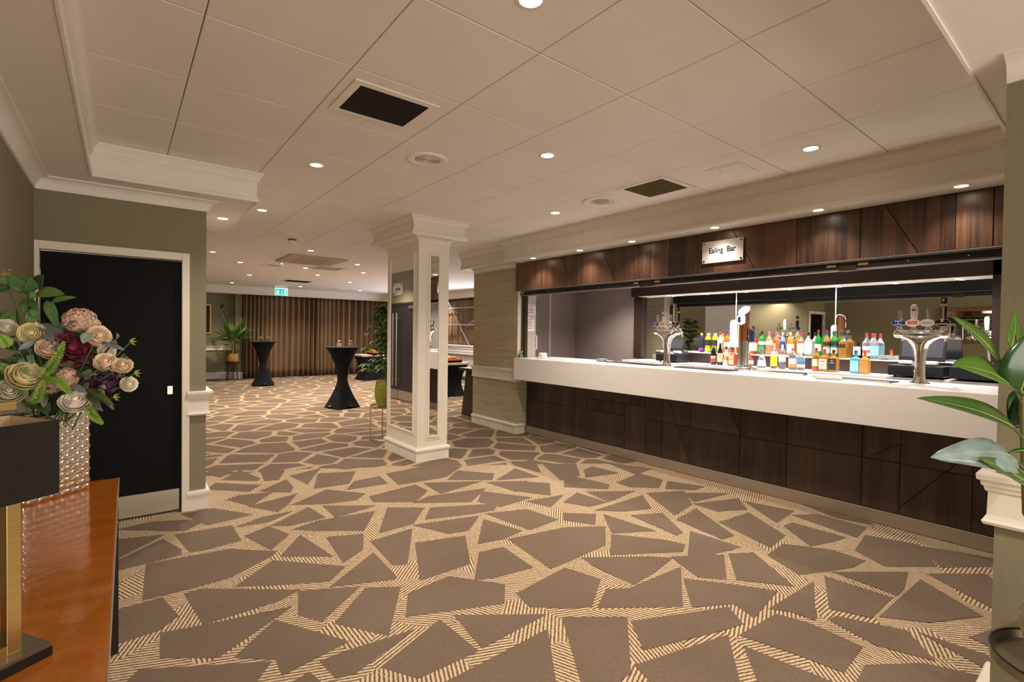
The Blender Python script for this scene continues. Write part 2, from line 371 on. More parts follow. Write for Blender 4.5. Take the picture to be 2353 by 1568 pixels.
T6 = [[(100,680),(430,675),(530,680),(440,750),(345,805),(160,720)],[(180,925),(220,845),(330,840),(580,735),(585,920)],
[(620,790),(900,825),(1065,850),(960,970),(870,905),(660,920)],[(560,675),(800,665),(810,780),(680,770),(600,710)],[(850,660),(960,655),(1150,815),(890,785)],
[(1050,665),(1125,610),(1370,640),(1520,690),(1460,720),(1330,740),(1200,755)],[(640,665),(650,545),(880,620),(740,655)],[(240,655),(245,560),(520,590),(600,610),(590,640)],
[(205,460),(440,535),(245,545)],[(350,460),(490,450),(590,545),(565,555)],[(580,480),(670,430),(850,560),(800,575)],[(800,495),(940,450),(1115,560),(1045,615)],
[(1130,515),(1170,500),(1420,570),(1380,585),(1260,610)],[(1500,640),(1550,565),(1800,610),(1890,715),(1640,715)],[(1820,620),(1960,640),(2230,690),(2225,715),(1935,720)],
[(1180,460),(1290,455),(1530,520),(1485,565)],[(930,390),(1160,435),(1080,490)],[(670,400),(880,375),(920,425),(780,435)],[(425,345),(600,335),(640,400),(560,450)],
[(170,430),(390,360),(430,420),(300,435)],[(0,390),(60,345),(200,390),(120,410)],[(120,340),(340,335),(220,385)],[(270,290),(380,245),(490,275),(470,315),(330,310)],
[(520,320),(530,285),(700,310),(660,325)],[(620,345),(830,345),(660,385)],[(1400,755),(1740,755),(1720,830),(1690,860)],[(1345,780),(1655,880),(1555,975),(1370,935)],
[(1640,975),(1830,800),(2115,970),(1850,1000)],[(1075,935),(1265,810),(1265,985),(1150,945)],[(920,1075),(1090,975),(1250,1020),(1500,1130),(1410,1250),(1200,1170)],
[(1375,1000),(1400,985),(1740,1055),(1865,1190),(1600,1120)],[(355,1010),(830,940),(890,1010),(780,1045),(410,1135)],[(0,990),(300,990),(315,1260),(235,1320),(100,1320)],
[(380,1235),(820,1090),(880,1340),(480,1340)],[(940,1150),(1430,1350),(1020,1350)],[(1860,1080),(2150,1180),(2160,1240)],[(1880,765),(2150,765),(2240,830),(2220,945)],
[(1560,1240),(1850,1230),(2160,1300),(2100,1350),(1500,1350)],[(2100,1090),(2250,1030),(2190,1130)],[(210,185),(430,220),(360,245)],[(100,225),(140,210),(260,240),(110,260)],
[(0,310),(0,270),(60,265),(215,300),(210,320)],[(0,450),(145,455),(140,500),(0,480)],[(1200,395),(1500,470),(1560,500),(1400,470)]]
fl = MB()
bound = [at(470, 1095, 2, 0), at(700, 1078, 2, 0), at(1000, 1072, 2, 0), at(1300, 1066, 2, 0), at(1440, 1066, 2, 0)]
near = [(4.82, -4.0), (4.82, bound[-1].y)] + [(p.x, p.y) for p in bound[::-1]] + [(-.7, 5.15), (-.7, -4.0)]
fl.cur = 1; fl.add([(x, y, .0006) for x, y in near], [tuple(range(len(near)))])
fl.cur = 0; fl.add([(-.9, -4, 0), (9, -4, 0), (9, 17.6, 0), (-.9, 17.6, 0)], [(0, 1, 2, 3)])
fl.cur = 0; fl.add([(-.9, -4, -.08), (9, -4, -.08), (9, 17.6, -.08), (-.9, 17.6, -.08)], [(3, 2, 1, 0)])
fl.cur = 2; zp = .0012
for T, ox, sc in ((T5, 270, S5), (T6, 1300, S6)):
    for P in T:
        q = [at(ox+x/sc, 980+y/sc, 2, 0.0012) for x, y in P]; g = sum((a-q[0]).cross(c-q[0]).z for a, c in zip(q[1:], q[2:]))
        zp += .00002; q = [(a[0], a[1], zp) for a in inset([(a.x, a.y) for a in q], -.017)]; fl.add(q, [tuple(range(len(q)))])
floor = struct('floor', fl, CARPET)
for p in floor.data.polygons:
    if p.normal.z < 0 and p.index != 2: p.flip()

# ---- ceiling: structural slab with a tiled field in front of the bar
ceil = MB(); ceil.box(-.9, 9, -4, 17.6, ZC+.012, ZC+.1)
ceiling = struct('ceiling', ceil, GAP)
TX = [-.17, .272, .892, 1.515, 2.135, 2.768, 3.392, 4.02, 4.27]
TY = [.43, 1.103, 1.738, 2.405, 3.078, 3.748, 4.41, 5.07, 5.73, 6.39, 7.05, 7.71]
tile_cache = {}
def ceiling_tile(x0, x1, y0, y1):
    w2, d2 = round(x1-x0, 3), round(y1-y0, 3)
    if (w2, d2) not in tile_cache:
        g = .0022; b = MB(); e = .004; h = .012
        lo = [(g+e, g+e, 0), (w2-g-e, g+e, 0), (w2-g-e, d2-g-e, 0), (g+e, d2-g-e, 0)]
        mi = [(g, g, e*.6), (w2-g, g, e*.6), (w2-g, d2-g, e*.6), (g, d2-g, e*.6)]
        hi = [(x, y, h) for x, y, _ in mi]
        b.add(lo+mi+hi, [(3, 2, 1, 0)]+[(i, (i+1) % 4, 4+(i+1) % 4, 4+i) for i in range(4)]+[(4+i, 4+(i+1) % 4, 8+(i+1) % 4, 8+i) for i in range(4)])
        o = b.build('ceiling_tile', CEIL, ceiling, loc=(x0, y0, ZC)); tile_cache[(w2, d2)] = o; return o
    o = tile_cache[(w2, d2)].copy(); COL.objects.link(o); o.location = (x0, y0, ZC); return o
for i in range(len(TX)-1):
    for j in range(len(TY)-1): ceiling_tile(TX[i], TX[i+1], TY[j], TY[j+1])
pl = MB(); pl.box(-.9, 9, 7.71, 17.6, ZC, ZC+.012); pl.box(4.27, 9, -4, 7.71, ZC, ZC+.012); pl.box(-.9, -.17, -4, 7.71, ZC, ZC+.012); pl.box(-.17, 4.27, -4, .43, ZC, ZC+.012)
pl.build('plaster_field', CEIL, ceiling)

# ---- walls
struct('wall_left', MB().box(-.62, -.48, -4, 4.83, 0, ZC), OLIVE)
wd = MB(); wd.box(.405, .56, 4.83, 5.02, 0, ZC); wd.box(-.62, .405, 4.83, 5.02, 2.065, ZC); wd.box(-.62, -.465, 4.83, 5.02, 0, 2.065)
struct('wall_door_side', wd, OLIVE)
ws = MB(); ws.box(.40, .56, 5.02, 9.15, 0, ZC); ws.box(.40, .56, 9.15, 10.95, 2.12, ZC); ws.box(.40, .56, 10.95, 17.3, 0, ZC)
struct('wall_left_beyond', ws, OLIVE)
struct('wall_far', MB().box(.4, 8.9, 17.2, 17.4, 0, ZC), OLIVE)
struct('wall_right_beyond', MB().box(8.6, 8.8, 6.6, 17.3, 0, ZC), OLIVE)
struct('wall_pier', MB().box(4.605, 4.95, 5.70, 6.86, 0, ZC), GRASS)
struct('wall_bar_end', MB().box(4.95, 6.75, 6.47, 6.86, 0, ZC), TAUPE)
struct('wall_bar_back', MB().box(6.6, 6.75, .2, 6.47, 0, ZC), TAUPE)
struct('wall_bar_right', MB().box(4.905, 6.6, .2, .395, 0, ZC), TAUPE)
struct('wall_right', MB().box(2.65, 4.905, -4, .33, 0, ZC), OLIVE)
# plain lining at the pier's inner side, where the notices hang
struct('trim_1', MB().box(4.77, 4.952, 5.685, 5.70, 1.0, 2.5), TAUPE_L)
struct('trim_2', MB().box(4.602, 4.668, 5.688, 5.70, 1.13, 2.53), mat('lit_wallpaper_edge', (.62, .56, .46), .7, var=.08, scale=40, stretch=(1, 1, 6)))  # lit side face of the same wallpaper; its brightness is painted into the colour

# ---- lowered perimeter of the ceiling
so = MB()
so.box(-.48, -.17, -4, 4.55, ZS, ZC); so.box(-.48, .885, 4.55, 6.25, ZS, ZC-.001); so.box(-.17, 4.24, -4, .43, ZS, ZC-.002)
struct('trim_3', so, CEIL)
bs = MB(); bs.box(4.24, 4.62, .33, 5.56, 2.51, ZC); bs.box(4.45, 4.97, 5.56, 7.02, 2.54, ZC)
struct('trim_4', bs, CREAM)
struct('trim_5', MB().box(4.62, 6.6, .45, 6.47, 2.5, 2.54), TAUPE)     # ceiling inside the bar

def cove(z0, z1, d):                 # wall cove, concave
    p = [(0, z0-.012), (.012, z0-.012), (.012, z0)]
    for k in range(7):
        a = k/6*PI/2; p.append((d-.0-(d-.012)*math.cos(a), z0+(z1-.01-z0)*math.sin(a)))
    return p + [(d+.006, z1-.01), (d+.006, z1), (0, z1)]
def cornice(z1, d=.045, h=.085):      # stepped cornice on the soffit faces
    return [(0, z1-h), (.010, z1-h), (.010, z1-h+.014), (.020, z1-h+.016), (.020, z1-h+.034), (.026, z1-h+.046), (d-.008, z1-.024), (d-.008, z1-.019), (d, z1-.017), (d, z1), (0, z1)]
def bead(z, s=.016):
    return [(0, z-s*.4), (s*.7, z-s*.4), (s, z), (s, z+s*.8), (s*.7, z+s*1.3), (s*.4, z+s*1.5), (s*.4, z+s*2.2), (0, z+s*2.4)]
def trim(n, prof, path, m=CREAM, closed=False):
    return struct('trim_%d' % n, MB().sweep(prof, path, closed), m)
# travel so that the room lies on the right-hand side
trim(6, cove(2.485, ZS, .075), [(-.48, -4), (-.48, 4.83), (.56, 4.83), (.56, 6.25)], CEIL)
trim(7, cornice(ZC), [(-.17, .43), (-.17, 4.55), (.885, 4.55), (.885, 6.25)], CEIL)
trim(8, bead(ZS), [(-.17, .43), (-.17, 4.55), (.885, 4.55), (.885, 6.25)], CEIL)
trim(9, bead(ZS), [(4.24, .43), (-.17, .43)], CEIL)
trim(10, cove(2.485, ZS, .085), [(2.65, .33), (2.65, -4)], CEIL)
trim(11, cornice(ZC, .06, .10), [(4.45, 7.02), (4.45, 5.56), (4.24, 5.56), (4.24, .43)])
trim(12, bead(2.51, .02), [(4.24, 5.56), (4.24, .33)])
trim(13, bead(2.54, .02), [(4.45, 7.02), (4.45, 5.56)])
trim(14, cove(2.485, 2.54, .06), [(4.605, 6.86), (4.605, 5.70)])
struct('trim_15', MB().box(4.26, 4.30, .33, 5.54, 2.504, 2.511), CREAM)

def dado(z0, z1):
    h = z1-z0
    return [(0, z0), (.028, z0), (.034, z0+.012), (.026, z0+.022), (.020, z0+.038), (.018, z0+h*.62), (.026, z0+h*.66), (.030, z0+h*.74), (.036, z0+h*.76), (.038, z0+h*.84), (.048, z0+h*.87), (.05, z1-.006), (.046, z1), (0, z1)]
def skirt(h, d=.02):
    return [(0, 0), (d, 0), (d, h*.74), (d+.012, h*.77), (d+.012, h*.9), (d+.004, h), (0, h)]
struct('trim_16', MB().sweep(dado(.785, .985), [(.425, 4.83), (.56, 4.83), (.56, 9.1)]), CREAM)
struct('baseboard_left', MB().sweep(skirt(.16), [(.425, 4.83), (.56, 4.83), (.56, 9.1)]), CREAM)
struct('trim_17', MB().sweep(dado(.775, .96), [(4.605, 6.86), (4.605, 5.70), (4.66, 5.70)]), CREAM)
struct('baseboard_pier', MB().sweep(skirt(.15), [(4.605, 6.86), (4.605, 5.70), (4.74, 5.70)]), CREAM)
struct('trim_18', MB().sweep(dado(.785, .985), [(2.85, .33), (2.65, .33), (2.65, -4)]), CREAM)
struct('baseboard_right', MB().sweep(skirt(.15, .03), [(2.85, .33), (2.65, .33), (2.65, -4)]), CREAM)
struct('trim_19', MB().sweep(dado(.86, .99), [(.56, 17.2), (8.6, 17.2)]), CREAM)
struct('baseboard_far', MB().sweep(skirt(.2), [(.56, 17.2), (8.6, 17.2)]), CREAM)
struct('baseboard_wall', MB().sweep(skirt(.15), [(-.48, -4), (-.48, 4.83)]), CREAM)
# pelmet in front of the far curtains
struct('trim_20', MB().box(.56, 8.6, 16.55, 16.72, 2.56, ZC), CREAM)
struct('trim_21', MB().box(2.72, 2.9, 16.95, 17.2, 0, ZC), OLIVE)
struct('trim_25', MB().sweep(skirt(.2), [(2.72, 17.2), (2.72, 16.95), (2.9, 16.95), (2.9, 17.2)]), CREAM)
trim(22, cornice(ZC, .05, .07), [(.56, 16.55), (8.6, 16.55)])
trim(23, bead(2.56, .02), [(.56, 16.55), (8.6, 16.55)])
struct('trim_24', MB().box(8.25, 8.4, 6.9, 16.55, 2.56, ZC), CREAM)

# ---- service door beside the console
dr = sroot('door_1', (0, 4.85, 0))
def fr(b, x0, x1, z1, y0, y1, t):
    b.box(x0-t, x0, y0, y1, 0, z1+t); b.box(x1, x1+t, y0, y1, 0, z1+t); b.box(x0, x1, y0, y1, z1, z1+t)
b = MB(); b.box(-.448, .388, .012, .056, .012, 2.046); b.build('door_leaf', BLACKDOOR, dr)
b = MB(); b.box(-.48+.002, -.45, -.045, .05, 0, 2.112); b.box(.39, .442, -.045, .05, 0, 2.112); b.box(-.45, .39, -.045, .05, 2.052, 2.112); b.build('door_frame', CREAM, dr, bevel=.004)
b = MB(); b.box(-.438, .378, .004, .012, .018, .19); b.build('kick_plate', STEEL, dr, bevel=.001)
pz = MB(); pz.box(.294, .334, .004, .012, .965, 1.035); lp = pz.build('lock_plate', STEEL, dr, bevel=.003)
MB().lathe([(0, -.012), (.008, -.012), (.009, -.004), (.009, 0)], 12, (.314, 0.004, 1.005), ax=Matrix.Rotation(-PI/2, 3, 'X')).build('keyhole_cover', BRASS, lp, smooth=True)
for z in (1.86, 1.0, .2):
    h = MB(); h.lathe([(.009, z-.05), (.009, z+.05)], 10, (-.452, -.004, 0)); h.build('hinge', STEEL, dr, smooth=True)

# ---- double doors on the wall beyond (seen in the pillar's mirror)
dd = sroot('door_2', (.56, 10.05, 0))
for s in (-1, 1):
    leaf = MB().box(-.05, -.01, min(0, s*.87)+.004, max(0, s*.87)-.004, .01, 2.08).build('door_leaf', mat('dark_wood_door', (.014, .010, .008), .5, var=.2, scale=3, stretch=(8, 8, .6)), dd)
    MB().box(-.012, -.006, min(0, s*.85)+(.01 if s > 0 else .0), max(0, s*.85)-.01, .02, .22).build('kick_plate', STEEL, leaf)
    hp = MB(); hp.tube([(.07, s*.09, .32), (.07, s*.09, 1.9)], .016, 12)
    for z in (.45, 1.78): hp.tube([(-.02, s*.09, z), (.07, s*.09, z)], .01, 8)
    hp.build('pull_bar', STEEL, leaf, smooth=True)
MB().box(-.03, .03, -.8, -.55, 1.98, 2.05).build('door_closer', STEEL, dd)
b = MB(); b.box(-.07, .02, -.9, -.87, 0, 2.12); b.box(-.07, .02, .87, .9, 0, 2.12); b.box(-.07, .02, -.87, .87, 2.085, 2.12); b.build('door_frame', mat('dark_frame', (.02, .016, .013), .5), dd)

# ---- pillar with mirrors
pr = sroot('pillar', (2.86, 5.515, 0))
PX0, PX1, PY0, PY1 = 2.665-2.86, 3.062-2.86, 5.10-5.515, 5.93-5.515
sh = MB(); sh.box(PX0, PX1, PY0, PY1, 0, 2.62); sh.build('shaft', CREAM, pr)
LOOP = [(PX0, PY1), (PX0, PY0), (PX1, PY0), (PX1, PY1)]
def loop_out(prof, name, m=CREAM, z=None):
    return MB().sweep(prof, LOOP[::-1][::-1], True).build(name, m, pr)
loop_out(skirt(.155, .016), 'skirting')
d = .135
C2 = [(PX0-d, PY1+d), (PX0-d, PY0-d), (PX1+d, PY0-d), (PX1+d, PY1+d)]
cp = MB(); cp.box(PX0-d, PX1+d, PY0-d, PY1+d, 2.585, ZC); cp.build('capital', CREAM, pr)
MB().sweep(cornice(ZC, .045, .085), C2, True).build('capital_cornice', CREAM, pr)
MB().sweep(bead(2.585, .026), C2, True).build('capital_bead', CREAM, pr)
MB().sweep(cove(2.52, 2.585, .06), LOOP, True).build('neck_moulding', CREAM, pr, smooth=True, auto=25)
def framed_mirror(face, a0, a1, z0, z1):
    t = .022
    if face == 'x': q = lambda a, z, o: (PX0-o, a-5.515, z)
    else: q = lambda a, z, o: (a-2.86, PY0-o, z)
    def bx(b, A0, A1, Z0, Z1, o0, o1):
        b.add([q(A0, Z0, o0), q(A1, Z0, o0), q(A1, Z1, o0), q(A0, Z1, o0), q(A0, Z0, o1), q(A1, Z0, o1), q(A1, Z1, o1), q(A0, Z1, o1)],
              ((0,3,2,1),(4,5,6,7),(0,1,5,4),(1,2,6,5),(2,3,7,6),(3,0,4,7)))
    b = MB(); bx(b, a0, a1, z0, z1, .001, .005); mo = b.build('mirror', MIRROR, pr)
    for (A0, A1, Z0, Z1) in ((a0-t, a0, z0-t, z1+t), (a1, a1+t, z0-t, z1+t), (a0, a1, z0-t, z0), (a0, a1, z1, z1+t)):
        b = MB(); bx(b, A0, A1, Z0, Z1, 0, .014); b.build('mirror_frame', CREAM, pr, bevel=.004)
    for (A0, A1, Z0, Z1) in ((a0-t*2.1, a0-t, z0-t*2.1, z1+t*2.1), (a1+t, a1+t*2.1, z0-t*2.1, z1+t*2.1), (a0-t, a1+t, z0-t*2.1, z0-t), (a0-t, a1+t, z1+t, z1+t*2.1)):
        b = MB(); bx(b, A0, A1, Z0, Z1, 0, .006); b.build('mirror_frame', CREAM, pr, bevel=.002)
framed_mirror('x', 5.205, 5.825, .335, 2.385)
framed_mirror('y', 2.815, 2.925, .285, 2.385)
# ================================================================== LIGHT FITTINGS
_dl = {}
def downlight(p, label, group, color, power, lampm, r=.045, size=125, rim=CREAM):
    o = thing('downlight', p, label, 'downlight', group)
    key = (lampm.name, r)
    if key not in _dl:
        bz = MB(); bz.lathe([(r*1.0, .002), (r*1.0, -.004), (r*1.25, -.006), (r*1.38, -.003), (r*1.4, .002)], 24, cap=False)
        rim_o = bz.build('bezel', rim, o, smooth=True)
        lm = MB(); lm.lathe([(0, -.0035), (r*.7, -.0035), (r, -.001)], 24, cap=False); lamp_o = lm.build('lamp', lampm, o, smooth=True)
        _dl[key] = (rim_o.data, lamp_o.data)
    else:
        for nm, me in zip(('bezel', 'lamp'), _dl[key]):
            c = bpy.data.objects.new(nm, me); COL.objects.link(c); c.parent = o
    L = bpy.data.lights.new('downlight_beam', 'SPOT'); L.energy = power; L.color = color; L.shadow_soft_size = r*.8
    L.spot_size = math.radians(size); L.spot_blend = .9
    lo = bpy.data.objects.new('downlight_beam', L); COL.objects.link(lo); lo.parent = o; lo.location = (0, 0, -.03)
    return o
for u, v, lb in ((727, 379, 'warm downlight in the tiled ceiling between black grille vent and far room'), (1258, 357, 'warm downlight in the middle of the tiled ceiling between the two square vents'), (1863, 341, 'warm downlight in the tiled ceiling beside the small white hatch'),
              (1276, 489, 'warm downlight in the tiled ceiling beside the plain grey speaker'), (602, 483, 'warm downlight in the tiled ceiling beside the soffit corner over the door'), (1220, -2, 'warm downlight in the tiled ceiling above the open carpet')):
    downlight(at(u, v, 2, ZC), lb, 'downlights in the tiled ceiling', WARM, P_MAIN, LAMPW)
downlight(at(512, 502, 2, ZS), 'warm downlight in the lowered soffit past the service door', 'soffit downlight', WARM, P_MAIN*.5, LAMPW)
for u, v in ((489, 579), (552, 603), (573, 632), (714, 576), (702, 616), (730, 632), (821, 608), (835, 627), (804, 649), (533, 650), (690, 659), (827, 668)):
    downlight(at(u, v, 2, ZC), 'small warm downlight added to brighten the room with the curtains', 'downlights of the curtained room', WARMF, P_FAR, LAMPW)
for x, y in ((6.0, 8.4), (7.4, 9.6), (6.0, 10.7), (7.4, 11.9), (6.0, 13.0), (8.0, 14.2)):  # extra downlights added to brighten the curtained room
    downlight(Vector((x, y, ZC)), 'small warm downlight added to brighten the room with the curtains', 'downlights of the curtained room', WARMF, P_FAR, LAMPW)
for y, lb in ((5.07, 'first soffit downlight washing the fascia next to the papered pier'), (4.21, 'second soffit downlight washing the fascia counted from the papered pier'), (3.43, 'third soffit downlight washing the fascia counted from the papered pier'), (2.475, 'soffit downlight washing the fascia straight above the name board'), (1.60, 'soffit downlight washing the fascia next after the name board toward the plant'), (.745, 'soffit downlight washing the fascia at the rubber plant end')):
    downlight(Vector((4.355, y, 2.511)), lb, 'downlights above the bar fascia', (1, .9, .78), P_FASCIA, LAMPW, .036, 120)
# unseen downlights added overhead and behind the camera to light the near walkway
for x, y in ((1.2, -.6), (1.2, -2.4)):
    downlight(Vector((x, y, ZS)), 'added unseen warm downlight in the low soffit over the walkway', 'added downlights over the walkway', WARM, P_MAIN, LAMPW)
# ================================================================== THE BAR
XF = 4.79
bar = thing('bar_counter', (XF, 3.1, 0), 'long bar with thick white worktop and dark oak panelled front under the dark fascia', 'bar')
def L(x, y, z): return (x-XF, y-3.1, z)
def lbox(b, x0, x1, y0, y1, z0, z1): return b.box(x0-XF, x1-XF, y0-3.1, y1-3.1, z0, z1)
b = MB(); lbox(b, 4.52, 5.31, .40, 5.67, .82, 1.135); b.build('worktop', WHITE, bar, bevel=.003)
b = MB(); lbox(b, 4.805, 5.2, .42, 5.685, .0, .82); b.build('carcass', mat('panel_gap_grey', (.055, .052, .055), .6), bar)  # grey lightened to paint in the light caught by the panel grooves
b = MB(); lbox(b, 4.776, 4.804, .42, 5.685, .004, .112); b.build('plinth', STEEL_D, bar, bevel=.002)
BIG = (-9, 9)
vc = lambda y, rz=BIG: ((y, 0), (y, 3), (y-.6, y+.6) if False else BIG, rz)
cuts = [vc(y) for y in (5.46, 4.68, 4.48, 3.835, 3.54, 3.305, 2.415, 1.975, 1.39, 1.135, .715)]
cuts += [((5, .515), (0, .515), (3.83, 5.8), BIG), ((5, .515), (0, .515), (.4, 3.54), BIG), ((5, .66), (0, .66), (3.54, 4.68), (.515, .82)), ((5, .66), (0, .66), (3.54, 3.83), BIG),
         ((2.955, 0), (2.955, 1), (2.415, 3.305), (.515, .82)),
         ((5.70, .80), (5.36, .11), (5.2, 5.8), BIG), ((3.235, .80), (2.955, .11), (2.7, 3.31), BIG), ((2.535, .80), (2.357, .40), (2.30, 2.9), (.4, .9)),
         ((1.125, .18), (.775, .62), (.71, 1.14), BIG), ((1.34, .53), (1.14, .67), (1.13, 1.4), (.515, .82))]
for P in split_panels((.42, 5.685, .115, .815), cuts):
    Q = inset(P, .003)
    MB().prism(Q, lambda p: L(4.806, *p), lambda p: L(4.790, *p)).build('front_panel', WOODB, bar)

# ---- fascia over the opening
XH = 4.53
fas = thing('bar_fascia', (XH, 3.1, 2.1), 'dark oak fascia of flush panels with slanting joints over the bar opening', 'fascia')
LF = lambda x, y, z: (x-XH, y-3.1, z-2.1)
def fbox(b, x0, x1, y0, y1, z0, z1): return b.box(x0-XH, x1-XH, y0-3.1, y1-3.1, z0-2.1, z1-2.1)
b = MB(); fbox(b, 4.545, 4.70, .36, 5.66, 2.118, 2.508); b.build('backing_board', mat('panel_gap_black', (.006, .005, .005), .7), fas)
cuts = [vc(y) for y in (5.22, 5.07, 4.35, 3.31, 3.08, 2.58, 1.825, 1.36, .80, .61)]
cuts += [((4.71, 2.51), (4.50, 2.115), (4.35, 5.07), BIG), ((4.01, 2.51), (3.81, 2.115), (3.4, 4.35), BIG), ((2.40, 2.51), (2.18, 2.115), (1.9, 2.58), BIG), ((1.21, 2.51), (1.0, 2.115), (.8, 1.36), BIG)]
for P in split_panels((.36, 5.66, 2.116, 2.508), cuts):
    Q = inset(P, .003)
    MB().prism(Q, lambda p: LF(4.546, *p), lambda p: LF(4.530, *p)).build('fascia_panel', WOODF, fas)
b = MB(); fbox(b, 4.528, 4.548, .36, 5.66, 2.108, 2.116); b.build('edge_strip', mat('worn_metal_edge', (.25, .21, .18), .4, .6), fas)

# ---- shutter track under the fascia and guide at the pier
sht = thing('shutter_track', (4.62, 3.1, 2.1), 'black metal roller shutter track under the dark fascia with small brass clips', 'track')
LS = lambda y, z: (0, y-3.1, z-2.1)
for y0, y1 in ((3.48, 5.60), (1.52, 3.30), (.40, 1.40)):
    b = MB(); b.box(-.05, .05, y0-3.1, y1-3.1, -.048, -.0); b.build('rail', BLACKM, sht, bevel=.004)
    b = MB(); b.box(-.045, .04, y0-3.1, y1-3.1, -.060, -.049); b.build('rail_lip', mat('grey_metal_lip', (.22, .2, .19), .4, .7), sht)
    for y in (y0+.05, y1-.05):
        b = MB(); b.box(-.056, -.05, y-3.1-.035, y-3.1+.035, -.032, -.010); b.build('clip', BRASS, sht, bevel=.004)
    n = int((y1-y0)/.3)
    for k in range(1, n):
        b = MB(); b.lathe([(.005, 0), (.005, .004)], 8, (-.052, y0+(y1-y0)*k/n-3.1, -.026), ax=Matrix.Rotation(PI/2, 3, 'Y')); b.build('rivet', STEEL, sht)
for y in (3.39, 1.46):
    b = MB(); b.box(-.05, .05, y-3.1-.09 if y > 3 else y-3.1-.06, y-3.1+.09 if y > 3 else y-3.1+.06, -.064, 0); b.build('track_joint', BRONZE, sht)
gd = thing('shutter_guide', (4.72, 5.685, 1.135), 'dark brown metal shutter guide standing on the counter at the pier', 'guide')
b = MB(); b.box(-.05, -.012, -.014, .0, 0, .96); b.build('guide_post', mat('brown_metal', (.07, .035, .02), .45, .4), gd)
b = MB(); b.box(-.012, .048, -.03, .0, 0, .93); b.build('guide_channel', BRONZE, gd)

# ---- name board
NB = thing('bar_sign', (XH-.02, 2.485, 2.31), 'white square-cornered name board fixed with four screws on the oak fascia', 'sign')
b = MB(); b.box(0, .006, -.205, .205, -.105, .105); b.build('board', mat('white_acrylic', (.58, .56, .555), .6, var=.01, spec=.1), NB)
for sy in (-1, 1):
    for sz in (-1, 1):
        MB().lathe([(.009, -.018), (.009, .004), (.006, .008), (0, .008)], 12, (0, sy*.185, sz*.085), ax=Matrix.Rotation(-PI/2, 3, 'Y')).build('screw', mat('dark_screw', (.08, .07, .06), .4, .6), NB, smooth=True)
text_mesh('Ealing  Bar', .074, facing((-.0015, 0, .012), (0, -1, 0), (0, 0, 1)), mat('grey_lettering', (.012, .011, .011), .95, spec=0.0), 'lettering', NB, sx=.86, bold=.0012)['kind'] = 'stuff'

# ---- back bar
def boxer(o):
    L_ = o.location
    def f(b, x0, x1, y0, y1, z0, z1): return b.box(x0-L_.x, x1-L_.x, y0-L_.y, y1-L_.y, z0-L_.z, z1-L_.z)
    return f
BB = thing('back_bar_surround', (6.5, 2.8, 0), 'dark oak header and posts framing the mirror behind the bar', 'surround'); bbox = boxer(BB)
b = MB(); bbox(b, 6.44, 6.59, .6, 5.07, 2.105, 2.498); b.build('header', WOODX, BB)
b = MB(); bbox(b, 6.44, 6.588, .86, 4.92, 2.098, 2.105); b.build('header_underside', CREAM, BB)
b = MB(); bbox(b, 6.52, 6.59, 4.92, 5.07, 1.12, 2.105); b.build('post', WOODX, BB)
b = MB(); bbox(b, 6.44, 6.59, .45, .86, 1.28, 2.498); b.build('post', WOODX, BB)
MR = thing('back_bar_mirror', (6.593, 2.8, 1.25), 'long back bar mirror of three panes reflecting the room behind the bottles', 'mirror'); mbox = boxer(MR)
for y0, y1 in ((.86, 2.205), (2.215, 3.405), (3.415, 4.92)):
    b = MB(); mbox(b, 6.590, 6.598, y0, y1, 1.13, 2.098); b.build('mirror_pane', MIRROR, MR)
for y in (2.21, 3.41):
    b = MB(); mbox(b, 6.588, 6.598, y-.005, y+.005, 1.13, 2.098); b.build('pane_joint', mat('pale_edge', (.75, .74, .7), .3), MR)
ST = thing('bottle_step', (6.47, 2.7, 1.1155), 'raised dark step with pale top for the rear row of bottles', 'shelf'); sbox = boxer(ST)
b = MB(); sbox(b, 6.40, 6.586, .86, 4.55, 1.1155, 1.25); b.build('step_front', WOODX, ST)
b = MB(); sbox(b, 6.395, 6.587, .86, 4.55, 1.25, 1.262); b.build('step_top', mat('pale_shelf_top', (.78, .74, .70), .2), ST, bevel=.002)
CB = thing('back_bar_cupboard', (6.3, 2.7, 0), 'low dark cupboards with thick white shelf top behind the bar', 'cupboard'); cbox = boxer(CB)
b = MB(); cbox(b, 5.98, 6.586, .45, 4.86, 1.05, 1.115); b.build('shelf_top', WHITE, CB, bevel=.003)
for k in range(5):
    y0 = .47+k*.866; b = MB(); cbox(b, 6.03, 6.05, y0, y0+.856, .06, 1.05); b.build('cupboard_door', mat('back_bar_dark', (.02, .014, .012), .5), CB, bevel=.002)
b = MB(); cbox(b, 6.05, 6.55, .45, 4.8, 0, 1.05); b.build('cupboard_body', mat('back_bar_dark', (.02, .014, .012), .5), CB)
for u, v in ((1535, 681), (1613, 678), (1702, 672), (1803, 668), (1917, 663), (2050, 657), (2203, 650)):
    y = at(u, v, 0, 6.52).y
    downlight(Vector((6.515, y, 2.098)), 'tiny cool white downlight under the back bar header', 'downlights of the back bar', COOL, P_BACK, LAMPC, .024, 140)
# rear wall details inside the bar
struct('trim_26', MB().box(5.93, 5.98, 6.452, 6.47, 0, 2.3), mat('pale_grey_door_edge', (.5, .47, .46), .5))
for y in (1.2, 2.5, 3.8, 5.0):  # unseen downlights added behind the fascia to brighten the bar
    downlight(Vector((5.75, y, 2.5)), 'added unseen ceiling downlight inside the bar over the serving aisle', 'added downlights inside the bar', (1.0, .90, .82), P_BAR, LAMPW)
